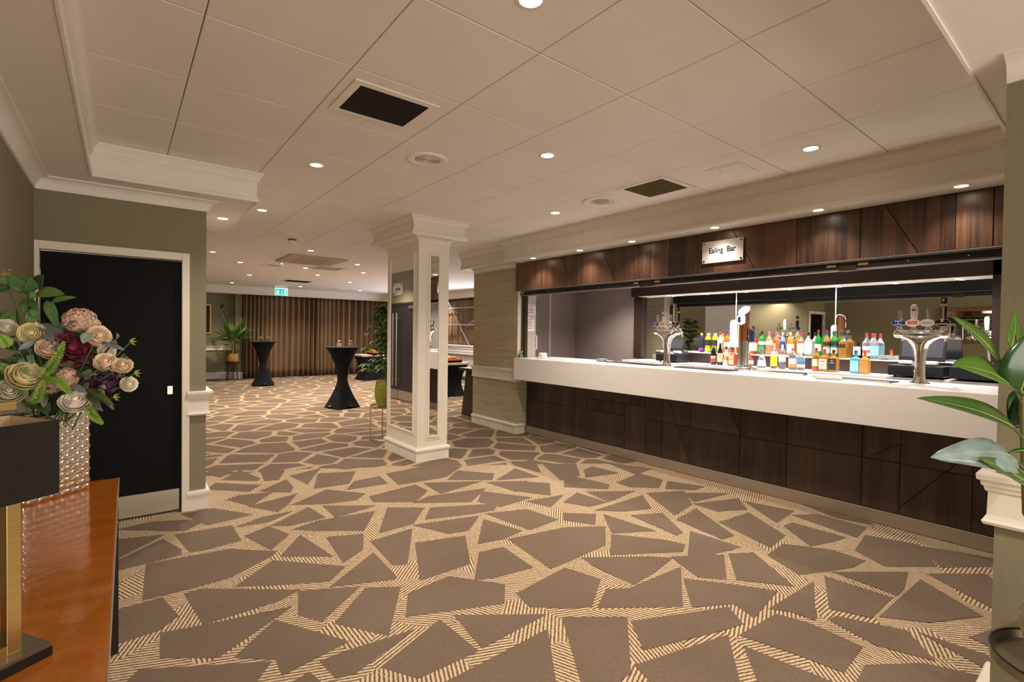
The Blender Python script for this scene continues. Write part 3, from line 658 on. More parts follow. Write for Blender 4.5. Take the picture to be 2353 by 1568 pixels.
# ================================================================== CEILING FITTINGS
def egg_crate(root, w, d, m, n, mm, z0=-.004, z1=.008):
    b = MB(); t = .0013
    for i in range(n+1):
        x = -w/2+w*i/n; b.box(x-t, x+t, -d/2, d/2, z0, z1)
    for j in range(mm+1):
        y = -d/2+d*j/mm; b.box(-w/2, w/2, y-t, y+t, z0, z1)
    o = b.build('grille_bars', m, root); o['kind'] = 'stuff'; return o
def vent(p, w, d, label, barm, backm, group=None, n=26, fw=.045, name='ceiling_vent'):
    o = thing(name, p, label, 'air vent', group)
    b = MB()
    for x0, x1, y0, y1 in ((-w/2-fw, w/2+fw, -d/2-fw, -d/2), (-w/2-fw, w/2+fw, d/2, d/2+fw), (-w/2-fw, -w/2, -d/2, d/2), (w/2, w/2+fw, -d/2, d/2)):
        b.box(x0, x1, y0, y1, -.008, .0)
    b.build('frame', CEIL, o, bevel=.002)
    b = MB(); b.box(-w/2, w/2, -d/2, d/2, -.001, 0); b.build('duct_opening', backm, o)
    egg_crate(o, w, d, barm, n, int(n*.9), -.007, -.002)
    return o
DK = mat('duct_black', (.006, .004, .004), .8)
vent((1.185, 2.715, ZC), .40, .34, 'square ceiling vent with black open grille above the walkway', mat('dark_grille', (.03, .022, .02), .5, .3), DK)
vent((3.68, 2.655, ZC), .385, .40, 'square ceiling vent with reflected gold light painted on its grille close to the bar soffit', mat('light_tinted_grille', (.20, .15, .06), .45, .4), mat('duct_brown', (.045, .032, .016), .8), n=30)  # brown-gold of this grille is reflected light painted in
vent((3.66, 13.75, ZC), .62, .5, 'dark rectangular vent in the far ceiling near the exit sign', mat('dark_grille', (.03, .022, .02), .5, .3), mat('duct_brown', (.045, .032, .016), .8), n=14)
vent((3.36, 10.45, ZC), .55, .5, 'flush vent plate in the far ceiling behind the air conditioner', CEIL, mat('duct_tan', (.3, .24, .17), .8), n=12)
def speaker(p, r, label, grm, rings):
    o = thing('ceiling_speaker', p, label, 'speaker')
    MB().lathe([(r*.62, -.002), (r*.66, -.006), (r*.9, -.012), (r, -.008), (r*1.02, 0)], 40, cap=False).build('rim', WHITEP, o, smooth=True)
    MB().lathe([(0, -.003), (r*.63, -.003)], 40, cap=False).build('cone_cover', grm, o)
    if rings:
        b = MB()
        for k in range(1, 8): b.lathe([(r*.08*k-.002, -.004), (r*.08*k, -.006), (r*.08*k+.002, -.004)], 40, cap=False)
        g = b.build('grille_rings', WHITEP, o); g['kind'] = 'stuff'
    return o
speaker(Vector((1.80, 3.325, ZC)), .148, 'white round ceiling speaker with ringed grille and broad rim', mat('speaker_grille', (.35, .3, .25), .7), True)
o = speaker(Vector((3.66, 3.265, ZC)), .13, 'round ceiling speaker with plain grey cover beside the gold-tinted vent', mat('grey_cover', (.42, .38, .34), .8), False)
o.children[1].scale = (1.36, 1.36, 1.6)
speaker(at(628, 610, 2, ZC), .2, 'flat grey round speaker in the far ceiling by the air conditioner', mat('grey_cover', (.42, .38, .34), .8), False)
ap = thing('access_panel', (3.725, 1.995, ZC), 'small white hatch with a round lock in the ceiling beside the bar soffit', 'access panel')
MB().box(-.145, .145, -.135, .135, -.004, 0).build('frame', CEIL, ap, bevel=.0015)
MB().box(-.118, .118, -.108, .108, -.007, -.0042).build('hatch', WHITEP, ap, bevel=.001)
MB().lathe([(.012, -.0072), (.012, -.009), (0, -.009)], 16, (-.06, .05, 0)).build('lock', STEEL, ap)
# ceiling cassette
ac = thing('ceiling_cassette', (2.735, 9.4, ZC), 'large cream square air conditioning cassette in the far ceiling', 'air conditioner')
ACM = mat('aged_white_plastic', (.52, .45, .34), .5)
MB().prism([(-.5, -.54), (.5, -.54), (.5, .54), (-.5, .54)], lambda p: (p[0], p[1], 0), lambda p: (p[0]*.95, p[1]*.95, -.035)).build('casing', ACM, ac, bevel=.006)
b = MB(); b.box(-.28, .28, -.3, .3, -.040, -.034); gp = b.build('return_grille', mat('ac_grille', (.36, .30, .21), .6), ac)
for k in range(9):
    MB().box(-.27, .27, -.27+k*.066, -.25+k*.066, -.043, -.040).build('grille_slat', ACM, gp)
for x0, x1, y0, y1 in ((-.40, -.33, -.3, .3), (.33, .40, -.3, .3), (-.28, .28, -.44, -.36), (-.28, .28, .36, .44)):
    MB().box(x0, x1, y0, y1, -.039, -.033).build('air_flap', mat('ac_flap', (.42, .36, .27), .5), ac, bevel=.002)
sd = thing('smoke_detector', at(672, 550, 2, ZC), 'round white smoke detector on the plain ceiling', 'smoke detector')
MB().lathe([(.055, 0), (.055, -.022), (.05, -.024)], 24, cap=False).build('base', mat('detector_dark', (.16, .11, .07), .6), sd, smooth=True)
MB().lathe([(.056, -.024), (.056, -.05), (.045, -.058)], 24, cap=False).build('body', WHITEP, sd, smooth=True)
MB().lathe([(.044, -.058), (.032, -.08), (.02, -.085), (0, -.085)], 24, cap=False).build('sensor_cap', WHITEP, sd, smooth=True)
el = thing('emergency_light', at(647, 604, 2, ZC), 'tiny emergency lamp with a green indicator on the far ceiling', 'emergency light')
MB().lathe([(.05, 0), (.05, -.008), (.03, -.012), (0, -.012)], 20, cap=False).build('rim', WHITEP, el, smooth=True)
MB().lathe([(.012, -.012), (.012, -.024), (0, -.026)], 12, cap=False).build('indicator', mat('green_led', (.1, .8, .4), .4, emit=(.1, 1, .45), estr=5), el)
# exit sign
ex = thing('exit_sign', (3.70, 15.62, 2.62), 'glowing green exit sign with running figure hung below the far ceiling', 'exit sign')
MB().box(-.17, .17, .0, .018, -.09, .09).build('panel', mat('exit_green', (.0, .35, .28), .4, emit=(0.0, .40, .34), estr=.55), ex, bevel=.002)
EXW = mat('exit_white', (.85, 1, .95), .4, emit=(.7, 1, .95), estr=.7)
for x0, x1, z0, z1 in ((-.17, .17, .085, .10), (-.17, .17, -.10, -.088), (-.175, -.165, -.1, .1), (.165, .175, -.1, .1)):
    MB().box(x0, x1, -.004, .0, z0, z1).build('edge_light', EXW, ex)
MB().box(-.17, .17, 0, .02, .1, .17).build('hanger', WHITEP, ex)
MB().box(.085, .135, -.004, -.001, -.07, .06).build('door_symbol', EXW, ex)
fg = MB()
for a, c, r in (((-.085, .045), (-.085, .05), .018), ((-.09, .025), (-.105, -.02), .014), ((-.105, -.02), (-.075, -.04), .01), ((-.075, -.04), (-.08, -.07), .009), ((-.105, -.02), (-.135, -.045), .009), ((-.135, -.045), (-.15, -.045), .008), ((-.09, .02), (-.06, .005), .007), ((-.09, .02), (-.12, .015), .007)):
    fg.tube([(a[0], -.003, a[1]), (c[0], -.003, c[1])], r, 8)
tag(fg.build('running_figure', EXW, ex), kind='stuff')
aw = MB(); aw.box(-.007, .007, -.004, -.001, -.035, .045); aw.prism([(-.025, -.03), (0, -.065), (.025, -.03)], lambda p: (p[0], -.004, p[1]), lambda p: (p[0], -.001, p[1]))
for v in range(len(aw.v)): aw.v[v] = (aw.v[v][0]+.02, aw.v[v][1], aw.v[v][2])
tag(aw.build('arrow_symbol', EXW, ex), kind='stuff')
MB().box(5.1, 5.6, 15.0, 15.4, ZC-.01, ZC).build('plate', CEIL, ceiling)
# ================================================================== ON THE BAR
ZT = 1.135
def disc(r, seg=24, sy=1.0):
    return [(r*math.cos(2*PI*k/seg), r*sy*math.sin(2*PI*k/seg)) for k in range(seg)]
NAVY = mat('badge_blue', (.01, .04, .22), .25); RED = mat('badge_red', (.5, .02, .03), .3); IVORY = mat('badge_ivory', (.75, .68, .60), .3)
SILVERW = mat('badge_silver', (.62, .60, .63), .3); BLACKG = mat('badge_black', (.008, .008, .008), .2); GOLD = mat('gold_print', (.62, .45, .16), .35, .6)
TXW = mat('white_print', (.85, .85, .85), .5); TXR = mat('crimson_print', (.4, .02, .06), .5)
def tap_font(px, pv, label, lean=0.0):
    p = at(px, pv, 2, ZT)
    o = thing('beer_font', p, label, 'beer font')
    b = MB(); prof = [(.052, .058, 0), (.052, .055, .012), (.043, .046, .03), (.036, .040, .06), (.034, .038, .14), (.036, .040, .20), (.044, .045, .265), (.062, .050, .312), (.092, .053, .345), (.130, .052, .367), (.158, .046, .382), (.168, .040, .392)]
    seg = 32; vs = []
    for a, c, z in prof:
        for k in range(seg):
            t = 2*PI*k/seg; vs.append((c*math.cos(t), a*math.sin(t), z))
    fs = [(i*seg+k, i*seg+(k+1) % seg, (i+1)*seg+(k+1) % seg, (i+1)*seg+k) for i in range(len(prof)-1) for k in range(seg)]
    b.add(vs, fs+[tuple(range(seg))[::-1]]); b.build('column', CHROME, o, smooth=True, auto=180)
    MB().tube([(0, -.180, .398), (0, -.174, .398), (0, -.16, .398), (0, .16, .398), (0, .174, .398), (0, .180, .398)], [.012, .026, .034, .034, .026, .012], 20).build('manifold', CHROME, o, smooth=True)
    for i, y in enumerate((.138, .046, -.046, -.138)):
        tp = MB(); tp.lathe([(.014, .40), (.014, .425), (.022, .43), (.022, .445), (.012, .45), (.012, .475)], 14, (0, y, 0)); tp.tube([(0, y, .43), (.06, y, .43), (.085, y, .40), (.09, y, .34)], .010, 10)
        t = tp.build('tap', CHROME, o, smooth=True)
        hm = (STEEL, WHITEP, STEEL, BLACKG)[i]; zt = (.60, .635, .60, .685)[i]; ww = (.016, .022, .016, .02)[i]
        h = MB()
        if i in (0, 2): h.lathe([(.008, .46), (.011, .50), (ww, zt-.003), (ww*.9, zt)], 14, (0, y, 0))
        elif i == 1: h.tube([(0, y, .46), (0, y, .50), (0, y, .58), (-.006, y, zt-.012), (-.008, y, zt)], [.014, .02, .026, .024, .014], 14, squash=.6)
        else: h.lathe([(.010, .46), (ww, .50), (ww, zt-.005), (ww*.85, zt)], 16, (0, y, 0))
        hd = h.build('handle', hm, t, smooth=True)
        if i == 1: MB().prism([(-.014, 0), (.014, 0), (.010, .014), (0, .018), (-.010, .014)], lambda q: (-.0165, y-q[0], .585+q[1]), lambda q: (-.0195, y-q[0], .585+q[1])).build('handle_emblem', RED, t)
        if i == 3:
            MB().lathe([(ww*1.06, .615), (ww*1.06, .635)], 16, (0, y, 0), cap=False).build('handle_band', GOLD, t)
            MB().prism([(-.008, .012), (.008, .012), (.005, 0), (0, -.014), (-.006, -.004)], lambda q: (-.0205, y-q[0], .662+q[1]), lambda q: (-.022, y-q[0], .662+q[1])).build('handle_emblem', GOLD, t)
            text_mesh('GUINNESS', .022, facing((-.0212, y, .56), (0, 0, 1), (0, 1, 0)), TXW, 'handle_lettering', t)['kind'] = 'stuff'
        # oval lens facing the customer
        bx = -.045; zc = .488
        f = lambda r, x: (lambda q: (x, y-q[0], zc+q[1]))
        MB().prism(disc(.049, 28, .66), f(1, bx+.012), f(1, bx)).build('badge_rim', CHROME, t, bevel=.003)
        MB().prism(disc(.0445, 28, .64), f(1, bx), f(1, bx-.003)).build('badge_face', (NAVY, IVORY, SILVERW, BLACKG)[i], t)
        MB().tube([(0, y, .455), (bx+.01, y, .46)], .007, 8).build('badge_arm', CHROME, t)
        def wr(s, sz, dz, m, sx=1.0):
            text_mesh(s, sz, facing((bx-.0045, y, zc+dz), (0, -1, 0), (0, 0, 1)), m, 'badge_lettering', t, sx=sx)['kind'] = 'stuff'
        if i == 0: wr('INNIS', .020, .014, TXW); wr('&', .015, .0, TXW); wr('GUNN', .020, -.014, TXW)
        if i == 1:
            MB().prism([(-.030, -.013), (.030, -.013), (.028, -.002), (.034, .012), (.016, .016), (-.016, .016), (-.034, .012), (-.028, -.002)], f(1, bx-.003), f(1, bx-.004)).build('badge_banner', RED, t)
            wr('STELLA', .0140, .0065, TXW); wr('ARTOIS', .0125, -.0055, TXW)
        if i == 2: wr('MENABREA', .0150, -.001, TXR); wr('BIELLA 1846', .008, -.018, mat('grey_print', (.3, .3, .33), .5))
        if i == 3:
            wr('GUINNESS', .0165, -.011, IVORY)
            MB().prism([(-.012, .012), (.012, .012), (.008, -.002), (0, -.014), (-.009, -.004)], lambda q: (bx-.003, y-q[0], zc+.016+q[1]), lambda q: (bx-.0042, y-q[0], zc+.016+q[1])).build('badge_emblem', GOLD, t)
    MB().lathe([(.07, 0), (.07, .006), (.062, .012), (.058, .012)], 28).build('base_ring', CHROME, o, smooth=True)
    return o
tap_font(2113, 882, 'chrome four-tap beer font beside the rubber plant end of the bar')
tap_font(1532, 842, 'chrome four-tap beer font nearest the taupe wall in front of a till')

# tall copper and chrome pump
pc = thing('beer_tower', at(1707, 851, 2, ZT), 'tall round beer tower with copper upper half and slanted glowing top', 'beer tower')
COPPER = mat('brushed_copper', (.62, .27, .13), .28, 1.0, var=.12, scale=6, stretch=(40, 40, 1))
MB().lathe([(.075, 0), (.078, .012), (.066, .022), (.072, .034), (.06, .046), (.055, .05)], 28).build('foot', CHROME, pc, smooth=True)
MB().lathe([(.052, .048), (.052, .27)], 32).build('lower_column', mat('brushed_chrome', (.7, .69, .68), .18, 1.0, var=.1, scale=6, stretch=(40, 40, 1)), pc, smooth=True)
MB().lathe([(.056, .27), (.056, .292)], 32).build('collar', CHROME, pc, smooth=True)
b = MB(); seg = 32; vs = []
for k in range(seg):
    t = 2*PI*k/seg; vs.append((.05*math.cos(t), .05*math.sin(t), .29))
for k in range(seg):
    t = 2*PI*k/seg; x = math.cos(t); vs.append((.05*x, .05*math.sin(t), .585+.045*x))
b.add(vs, [(k, (k+1) % seg, seg+(k+1) % seg, seg+k) for k in range(seg)]); b.build('upper_column', COPPER, pc, smooth=True)
b = MB(); b.add([(.052*math.cos(2*PI*k/seg), .052*math.sin(2*PI*k/seg), .588+.047*math.cos(2*PI*k/seg)) for k in range(seg)], [tuple(range(seg))]); b.build('top_lens', mat('lit_white_lens', (1, 1, 1), .3, emit=(1, .97, .95), estr=2.0), pc)
MB().prism([(-.04, -.035), (0, -.055), (.04, -.035), (.04, .035), (0, .055), (-.04, .035)], lambda q: (-.046, -q[0], .50+q[1]), lambda q: (-.062, -q[0], .50+q[1])).build('badge', mat('lit_badge', (.8, .85, .95), .3, emit=(.7, .8, 1), estr=.5), pc, bevel=.004)
MB().prism([(-.028, -.028), (.0, -.03), (-.004, .028), (-.028, .02)], lambda q: (-.0625, -q[0], .50+q[1]), lambda q: (-.0635, -q[0], .50+q[1])).build('badge_print', mat('badge_print_blue', (.05, .16, .3), .4), pc)
CAPS_ = [(.032*math.cos(k*PI/10), .105+.032*math.sin(k*PI/10)) for k in range(11)]+[(.032*math.cos(PI+k*PI/10), -.105+.032*math.sin(PI+k*PI/10)) for k in range(11)]
MB().prism(CAPS_, lambda q: (-.01, .088-q[0], .36+q[1]), lambda q: (-.04, .088-q[0], .36+q[1])).build('lit_lens', mat('lit_handle', (1, 1, .97), .3, emit=(1, .98, .92), estr=1.6), pc, bevel=.006)
MB().tube([(0, .04, .35), (-.02, .085, .35)], .012, 10).build('lens_arm', CHROME, pc, smooth=True)
h = MB(); h.box(-.02, .015, -.105, -.06, .28, .40); bt = h.build('side_badge', mat('side_badge_blue', (.02, .08, .2), .3), pc, bevel=.008)
MB().lathe([(.026, .39), (.028, .41), (.02, .432), (0, .438)], 18, (0, -.083, 0)).build('side_cap', CHROME, pc, smooth=True)
MB().tube([(0, -.04, .34), (0, -.075, .34)], .012, 10).build('side_arm', CHROME, pc, smooth=True)
MB().tube([(0, -.06, .02), (0, -.11, .02)], .016, 12).build('valve', CHROME, pc, smooth=True)
MB().lathe([(.022, .0), (.022, .03)], 14, (0, -.12, .004)).build('valve_knob', STEEL, pc)

pc.scale = (1.08, 1.08, 1.08)
# ---- bottles
def gl(name, c, tr=.9): return mat(name, c, .04, trans=tr, var=.01, ior=1.3)
GC = gl('clear_glass', (.86, .90, .93)); GA = mat('amber_spirit', (.50, .17, .025), .08, trans=.35, var=.03); GG = mat('green_glass', (.02, .26, .05), .08, trans=.35, var=.03)
GP = mat('pink_spirit', (.75, .26, .12), .08, trans=.3, var=.03); GK = mat('black_glass', (.012, .010, .010), .12); GWH = mat('white_glass', (.80, .74, .68), .25)
GCR = mat('cream_glass', (.78, .66, .56), .25); GBL = mat('pale_blue_spirit', (.10, .42, .55), .08, trans=.4); GOR = mat('orange_spirit', (.62, .30, .05), .08, trans=.4)
GRD = mat('red_amber_spirit', (.42, .06, .03), .08, trans=.3); GPU = mat('purple_cordial', (.06, .03, .10), .15, trans=.2); GYG = mat('lime_cordial', (.50, .55, .03), .15, trans=.3)
GBC = mat('blue_tinted_glass', (.62, .68, .88), .05, trans=.8); GWK = mat('whisky_glass', (.45, .22, .05), .06, trans=.45)
CAPS = {'black': BLACKP, 'red': mat('cap_red', (.55, .03, .04), .35), 'pink': mat('cap_pink', (.75, .15, .2), .35), 'gold': mat('cap_gold', (.75, .50, .2), .35, .3), 'orange': mat('cap_orange', (.75, .30, .06), .35),
        'silver': STEEL, 'blue': mat('cap_blue', (.03, .06, .25), .35), 'green': mat('cap_green', (.02, .12, .07), .35), 'yellow': mat('cap_yellow', (.85, .6, .1), .35), 'white': WHITEP, 'wine': mat('cap_wine', (.22, .02, .04), .35)}
LAB = {'white': mat('label_white', (.80, .76, .72), .6), 'cream': mat('label_cream', (.78, .66, .45), .6), 'yellow': mat('label_yellow', (.80, .68, .04), .6), 'black': mat('label_black', (.02, .02, .025), .6),
       'red': mat('label_red', (.60, .06, .05), .6), 'blue': mat('label_blue', (.06, .30, .55), .6), 'orange': mat('label_orange', (.70, .22, .06), .6), 'dkblue': mat('label_dark_blue', (.03, .05, .16), .6), 'peach': mat('label_peach', (.75, .45, .25), .6), 'sky': mat('label_sky', (.25, .58, .70), .6),
       'green': mat('label_green', (.05, .30, .12), .6), 'purple': mat('label_purple', (.22, .05, .32), .6), 'lime': mat('label_lime', (.35, .65, .05), .6), 'silver': mat('label_silver', (.5, .52, .58), .4, .3)}
SHAPES = {'spirit': [(.9, 0), (1, .02), (1, .60), (.93, .66), (.60, .74), (.34, .80), (.30, .84), (.30, .93)],
          'tall': [(.92, 0), (1, .02), (1, .56), (.85, .66), (.5, .78), (.34, .86), (.32, .93)],
          'bell': [(.95, 0), (1, .03), (.98, .12), (.80, .46), (.62, .58), (.36, .64), (.34, .86)],
          'cone': [(.95, 0), (1, .03), (.96, .3), (.78, .5), (.45, .72), (.30, .84), (.30, .92)],
          'round': [(.5, 0), (.75, .04), (.98, .2), (1, .34), (.9, .5), (.6, .62), (.3, .70), (.28, .90)],
          'squash': [(.85, 0), (1, .03), (1, .22), (.94, .3), (1, .4), (1, .68), (.8, .80), (.40, .88), (.38, .93)],
          'square': [(.97, 0), (1, .02), (1, .58), (.92, .64), (.50, .70), (.30, .74), (.28, .92)]}
def bottle(u, w, hpx, shelf, shape, glass, cap, labels, label, writing=None):
    X, Z = ((6.49, 1.262) if shelf == 'u' else (6.14, 1.115))
    p = at(u, 800, 0, X); p = Vector((X, p.y, Z)); k = zcam(p)/FPX; r = w*k/2*.93; h = hpx*k*1.07
    o = thing('bottle', p, label, 'bottle', 'spirit bottles on the back bar')
    sq = shape == 'square'; seg = 4 if sq else 20
    prof = SHAPES[shape]; b = MB()
    if sq:
        vs = []; rings = []
        for rr, z in prof:
            a = r*rr; e = min(a*.25, .006)*(1 if rr > .6 else 2.0) if rr > .4 else a*.4
            ring = [(a-e, -a), (a, -a+e), (a, a-e), (a-e, a), (-a+e, a), (-a, a-e), (-a, -a+e), (-a+e, -a)]
            vs += [(x, y, z*h) for x, y in ring]
        n = 8; fs = [(i*n+q, i*n+(q+1) % n, (i+1)*n+(q+1) % n, (i+1)*n+q) for i in range(len(prof)-1) for q in range(n)]
        b.add(vs, fs+[tuple(range(n))[::-1], tuple(range((len(prof)-1)*n, len(prof)*n))])
    else: b.lathe([(r*rr, z*h) for rr, z in prof], seg)
    gb = b.build('glass_body', glass, o, smooth=not sq, auto=50)
    nr = r*prof[-1][0]; z0 = prof[-1][1]*h
    MB().lathe([(nr*1.12, z0-.045*h*1.4), (nr*1.15, z0), (nr*1.15, h*.99), (nr*.9, h)], 16).build('cap', CAPS[cap], o, smooth=True)
    def rad(z):
        for (r0, a), (r1, c) in zip(prof, prof[1:]):
            if a <= z <= c: return r*(r0+(r1-r0)*(z-a)/max(1e-6, c-a))
        return r
    for zz0, zz1, m in labels:
        b = MB()
        if sq: b.box(-r-.0012, -r-.0002, -r*.84, r*.84, zz0*h, zz1*h)
        else:
            vs = []; n = 12
            zs = [zz0+(zz1-zz0)*q/3 for q in range(4)]
            for z in zs:
                for q in range(n+1):
                    a = PI-1.45+2.9*q/n+.25; vs.append(((rad(z)+.0012)*math.cos(a), (rad(z)+.0012)*math.sin(a), z*h))
            b.add(vs, [(i*(n+1)+q, i*(n+1)+q+1, (i+1)*(n+1)+q+1, (i+1)*(n+1)+q) for i in range(3) for q in range(n)])
        b.build('paper_label', LAB[m], o)
    if writing:
        for s, sz, zz, m in writing:
            text_mesh(s, sz, facing((-(r+.003), 0, zz*h), (0, -1, 0), (0, 0, 1)), m, 'label_lettering', o, sx=.8)['kind'] = 'stuff'
    return o
BT = [ # u, width, height px, shelf, shape, glass, cap, labels, label
 (1612, 13, 41, 'u', 'squash', GPU, 'gold', [(.1, .22, 'purple'), (.36, .66, 'black')], 'dark purple cordial bottle with pale cap next to the lime cordial'),
 (1627, 15, 41, 'u', 'squash', GYG, 'gold', [(.1, .24, 'lime'), (.36, .66, 'black')], 'lime yellow cordial bottle with black label beside the purple one'),
 (1642, 14, 41, 'u', 'squash', GYG, 'gold', [(.12, .24, 'green'), (.36, .66, 'black')], 'lime cordial bottle with black and green labels beside the white bottle'),
 (1655, 14, 44, 'u', 'spirit', GWH, 'red', [(.2, .5, 'peach')], 'white bottle with red cap on the upper shelf'),
 (1670, 14, 48, 'u', 'spirit', GA, 'blue', [(.25, .5, 'white')], 'amber bottle with dark blue cap behind the almond liqueur'),
 (1731, 18, 46, 'u', 'spirit', GRD, 'black', [(.16, .55, 'cream')], 'red amber bottle with big cream label behind the beer tower'),
 (1750, 15, 51, 'u', 'spirit', GG, 'black', [(.42, .56, 'white'), (.12, .36, 'green')], 'green gin bottle with white band and black cap'),
 (1767, 15.5, 50, 'u', 'spirit', GP, 'pink', [(.44, .60, 'white')], 'pink orange gin bottle with white label and pink cap'),
 (1798, 13, 50, 'u', 'tall', GBC, 'gold', [(.30, .60, 'dkblue')], 'tall pale bottle with gold cap and dark band'),
 (1816, 15.5, 51, 'u', 'spirit', GOR, 'gold', [(.14, .50, 'white')], 'golden rum bottle with orange cap and white label'),
 (1840, 16, 50, 'u', 'spirit', GC, 'red', [(.16, .56, 'cream'), (.56, .63, 'red')], 'clear vodka bottle with red cap and cream label'),
 (1857, 16.5, 52, 'u', 'spirit', GC, 'black', [(.12, .62, 'white')], 'clear bottle with tall white label next to the red-capped vodka'),
 (1880, 14, 58, 'u', 'spirit', GG, 'wine', [(.22, .48, 'cream')], 'green whiskey bottle with cream label and wine red cap'),
 (1900, 16, 57, 'u', 'spirit', GWK, 'blue', [(.16, .38, 'silver'), (.44, .58, 'black')], 'amber whisky bottle with dark blue cap'),
 (1918, 16.5, 58, 'u', 'spirit', GG, 'green', [(.16, .38, 'silver'), (.46, .60, 'black')], 'green whisky bottle with dark green cap and silver label'),
 (1938, 17, 55, 'u', 'square', GWK, 'black', [(.40, .54, 'black')], 'square whisky bottle with slim black label'),
 (1972, 19, 37, 'u', 'square', GK, 'black', [(.2, .7, 'silver')], 'flat dark green square liqueur bottle with a pale label'),
 (1991, 17, 55, 'u', 'spirit', GC, 'red', [(.12, .5, 'white'), (.24, .36, 'red')], 'clear gin bottle with red cap and red and white label'),
 (2009, 17, 55, 'u', 'spirit', GC, 'red', [(.14, .52, 'sky')], 'clear tequila bottle with red cap and pale blue label'),
 (1640, 13, 42, 'l', 'tall', GK, 'red', [(.15, .3, 'red'), (.32, .46, 'silver')], 'black liqueur bottle with red top and small red label'),
 (1655, 13, 47, 'l', 'tall', GK, 'black', [(.15, .55, 'peach')], 'dark cream liqueur bottle with copper label'),
 (1669, 14, 41, 'l', 'cone', GCR, 'black', [(.3, .5, 'orange')], 'cream coloured conical liqueur bottle'),
 (1684, 15, 40, 'l', 'square', GRD, 'black', [(.08, .62, 'peach')], 'square amber almond liqueur bottle with peach label'),
 (1722, 20, 34, 'l', 'round', GRD, 'orange', [(.2, .42, 'white')], 'round red liqueur bottle tucked behind the beer tower'),
 (1751, 20, 41, 'l', 'bell', GBC, 'silver', [(.10, .40, 'white')], 'bell shaped clear gin bottle with silver stopper'),
 (1779, 15, 54, 'l', 'spirit', GC, 'yellow', [(.10, .52, 'yellow')], 'clear rum bottle with bright yellow label and yellow cap'),
 (1798, 15.5, 52, 'l', 'spirit', GC, 'white', [(.30, .60, 'white'), (.58, .66, 'red')], 'clear rum bottle with white label and red emblem'),
 (1822, 17.5, 47, 'l', 'spirit', GC, 'silver', [(.26, .52, 'white'), (.12, .25, 'orange')], 'clear gin bottle with silver stopper and white and orange label'),
 (1841, 18, 40, 'l', 'spirit', GC, 'white', [(.44, .62, 'blue'), (.16, .32, 'white')], 'short clear bottle with blue and white label'),
 (1876, 17, 50, 'l', 'spirit', GWK, 'wine', [(.22, .52, 'cream'), (.08, .18, 'red')], 'whisky bottle with cream shield label and wine cap'),
 (1895, 20, 49, 'l', 'square', GWK, 'red', [(.12, .56, 'cream')], 'square bourbon bottle with dripping red wax top'),
 (1916, 20, 48, 'l', 'square', GWK, 'black', [(.10, .60, 'black')], 'square whiskey bottle with black label'),
 (1967, 20, 50, 'l', 'square', GBL, 'blue', [(.10, .56, 'sky')], 'square clear tequila bottle with sky blue label'),
 (1988, 20, 50, 'l', 'square', GOR, 'red', [(.10, .56, 'orange')], 'square gold tequila bottle with orange label'),
]
WR = {1895: [("MAKER'S", .016, .46, INK), ('Mark', .018, .30, INKR)], 1916: [('JACK', .014, .52, TXW), ("DANIEL'S", .013, .42, TXW)], 1822: [('H Y K E', .014, .44, INK)], 1684: [('DISARONNO', .010, .36, INK)]}
for t in BT: bottle(*t, writing=WR.get(t[0]))

def on_counter(u, v):
    p = at(u, v, 2, ZT); p.x = min(p.x, 5.22); return p
# glass ash trays stacked at the end of the bottles
p = at(2030, 822, 0, 6.42)
o = thing('glass_dish', (6.47, p.y, 1.262), 'stack of clear glass dishes on the upper shelf past the last bottle', 'dish')
for k in range(2): MB().lathe([(.03, k*.022), (.07, k*.022+.004), (.075, k*.022+.02), (.066, k*.022+.02), (.03, k*.022+.008)], 16).build('dish', GC, o, smooth=True)

# ---- tills
def till(y, x, w, label, scr_w, scr_h, zs, dx=.42):
    o = thing('till', (x, y, 1.115), label, 'till')
    dr_ = MB().box(0, dx, -w/2, w/2, .018, .118).build('cash_drawer', BLACKP, o, bevel=.004)
    MB().box(-.004, 0, -w*.36, w*.36, .05, .056).build('drawer_slot', mat('slot_black', (.003, .003, .003), .6), dr_)
    MB().lathe([(.011, 0), (.011, .006), (0, .006)], 14, (0, 0, .07), ax=Matrix.Rotation(-PI/2, 3, 'Y')).build('drawer_lock', STEEL, dr_)
    for sx in (.04, dx-.04):
        for sy in (-1, 1): MB().lathe([(.014, 0), (.012, .018)], 10, (sx, sy*(w/2-.05), 0)).build('foot', BLACKP, o)
    bs_ = MB(); bs_.prism([(.10, .12), (.38, .12), (.38, .16), (.20, .15)], lambda q: (q[0], -.11, q[1]), lambda q: (q[0], .11, q[1])); bs_.build('terminal_base', mat('till_grey', (.10, .10, .11), .35), o, bevel=.004)
    a = math.radians(18); M = Matrix.Translation((.21, 0, zs)) @ Matrix.Rotation(a, 4, 'Y')
    MB().box(0, .03, -scr_w/2, scr_w/2, 0, scr_h, M).build('screen_case', mat('till_black', (.02, .02, .022), .3), o, bevel=.006)
    MB().box(-.002, 0, -scr_w/2+.02, scr_w/2-.02, .035, scr_h-.02, M).build('screen', mat('till_screen', (.06, .06, .07), .12), o)
    MB().tube([(.30, 0, .14), (.27, 0, zs+.08)], .03, 10).build('neck', BLACKP, o)
    for s in (-1, 1): MB().box(.08, .16, s*.10-.05, s*.10+.05, .125, .165).build('card_reader' if s < 0 else 'receipt_box', WHITEP, o, bevel=.012)
    return o
till(1.322, 5.972, .425, 'black till with tilted screen and cash drawer behind the font near the rubber plant', .36, .23, .165)
till(4.10, 6.0, .34, 'black till with tilted screen and cash drawer close to the taupe wall', .26, .19, .16, .35)
o = thing('cash_drawer', (5.972, .86, 1.115), 'black cash drawer beside the till half hidden by rubber plant leaves', 'cash drawer')
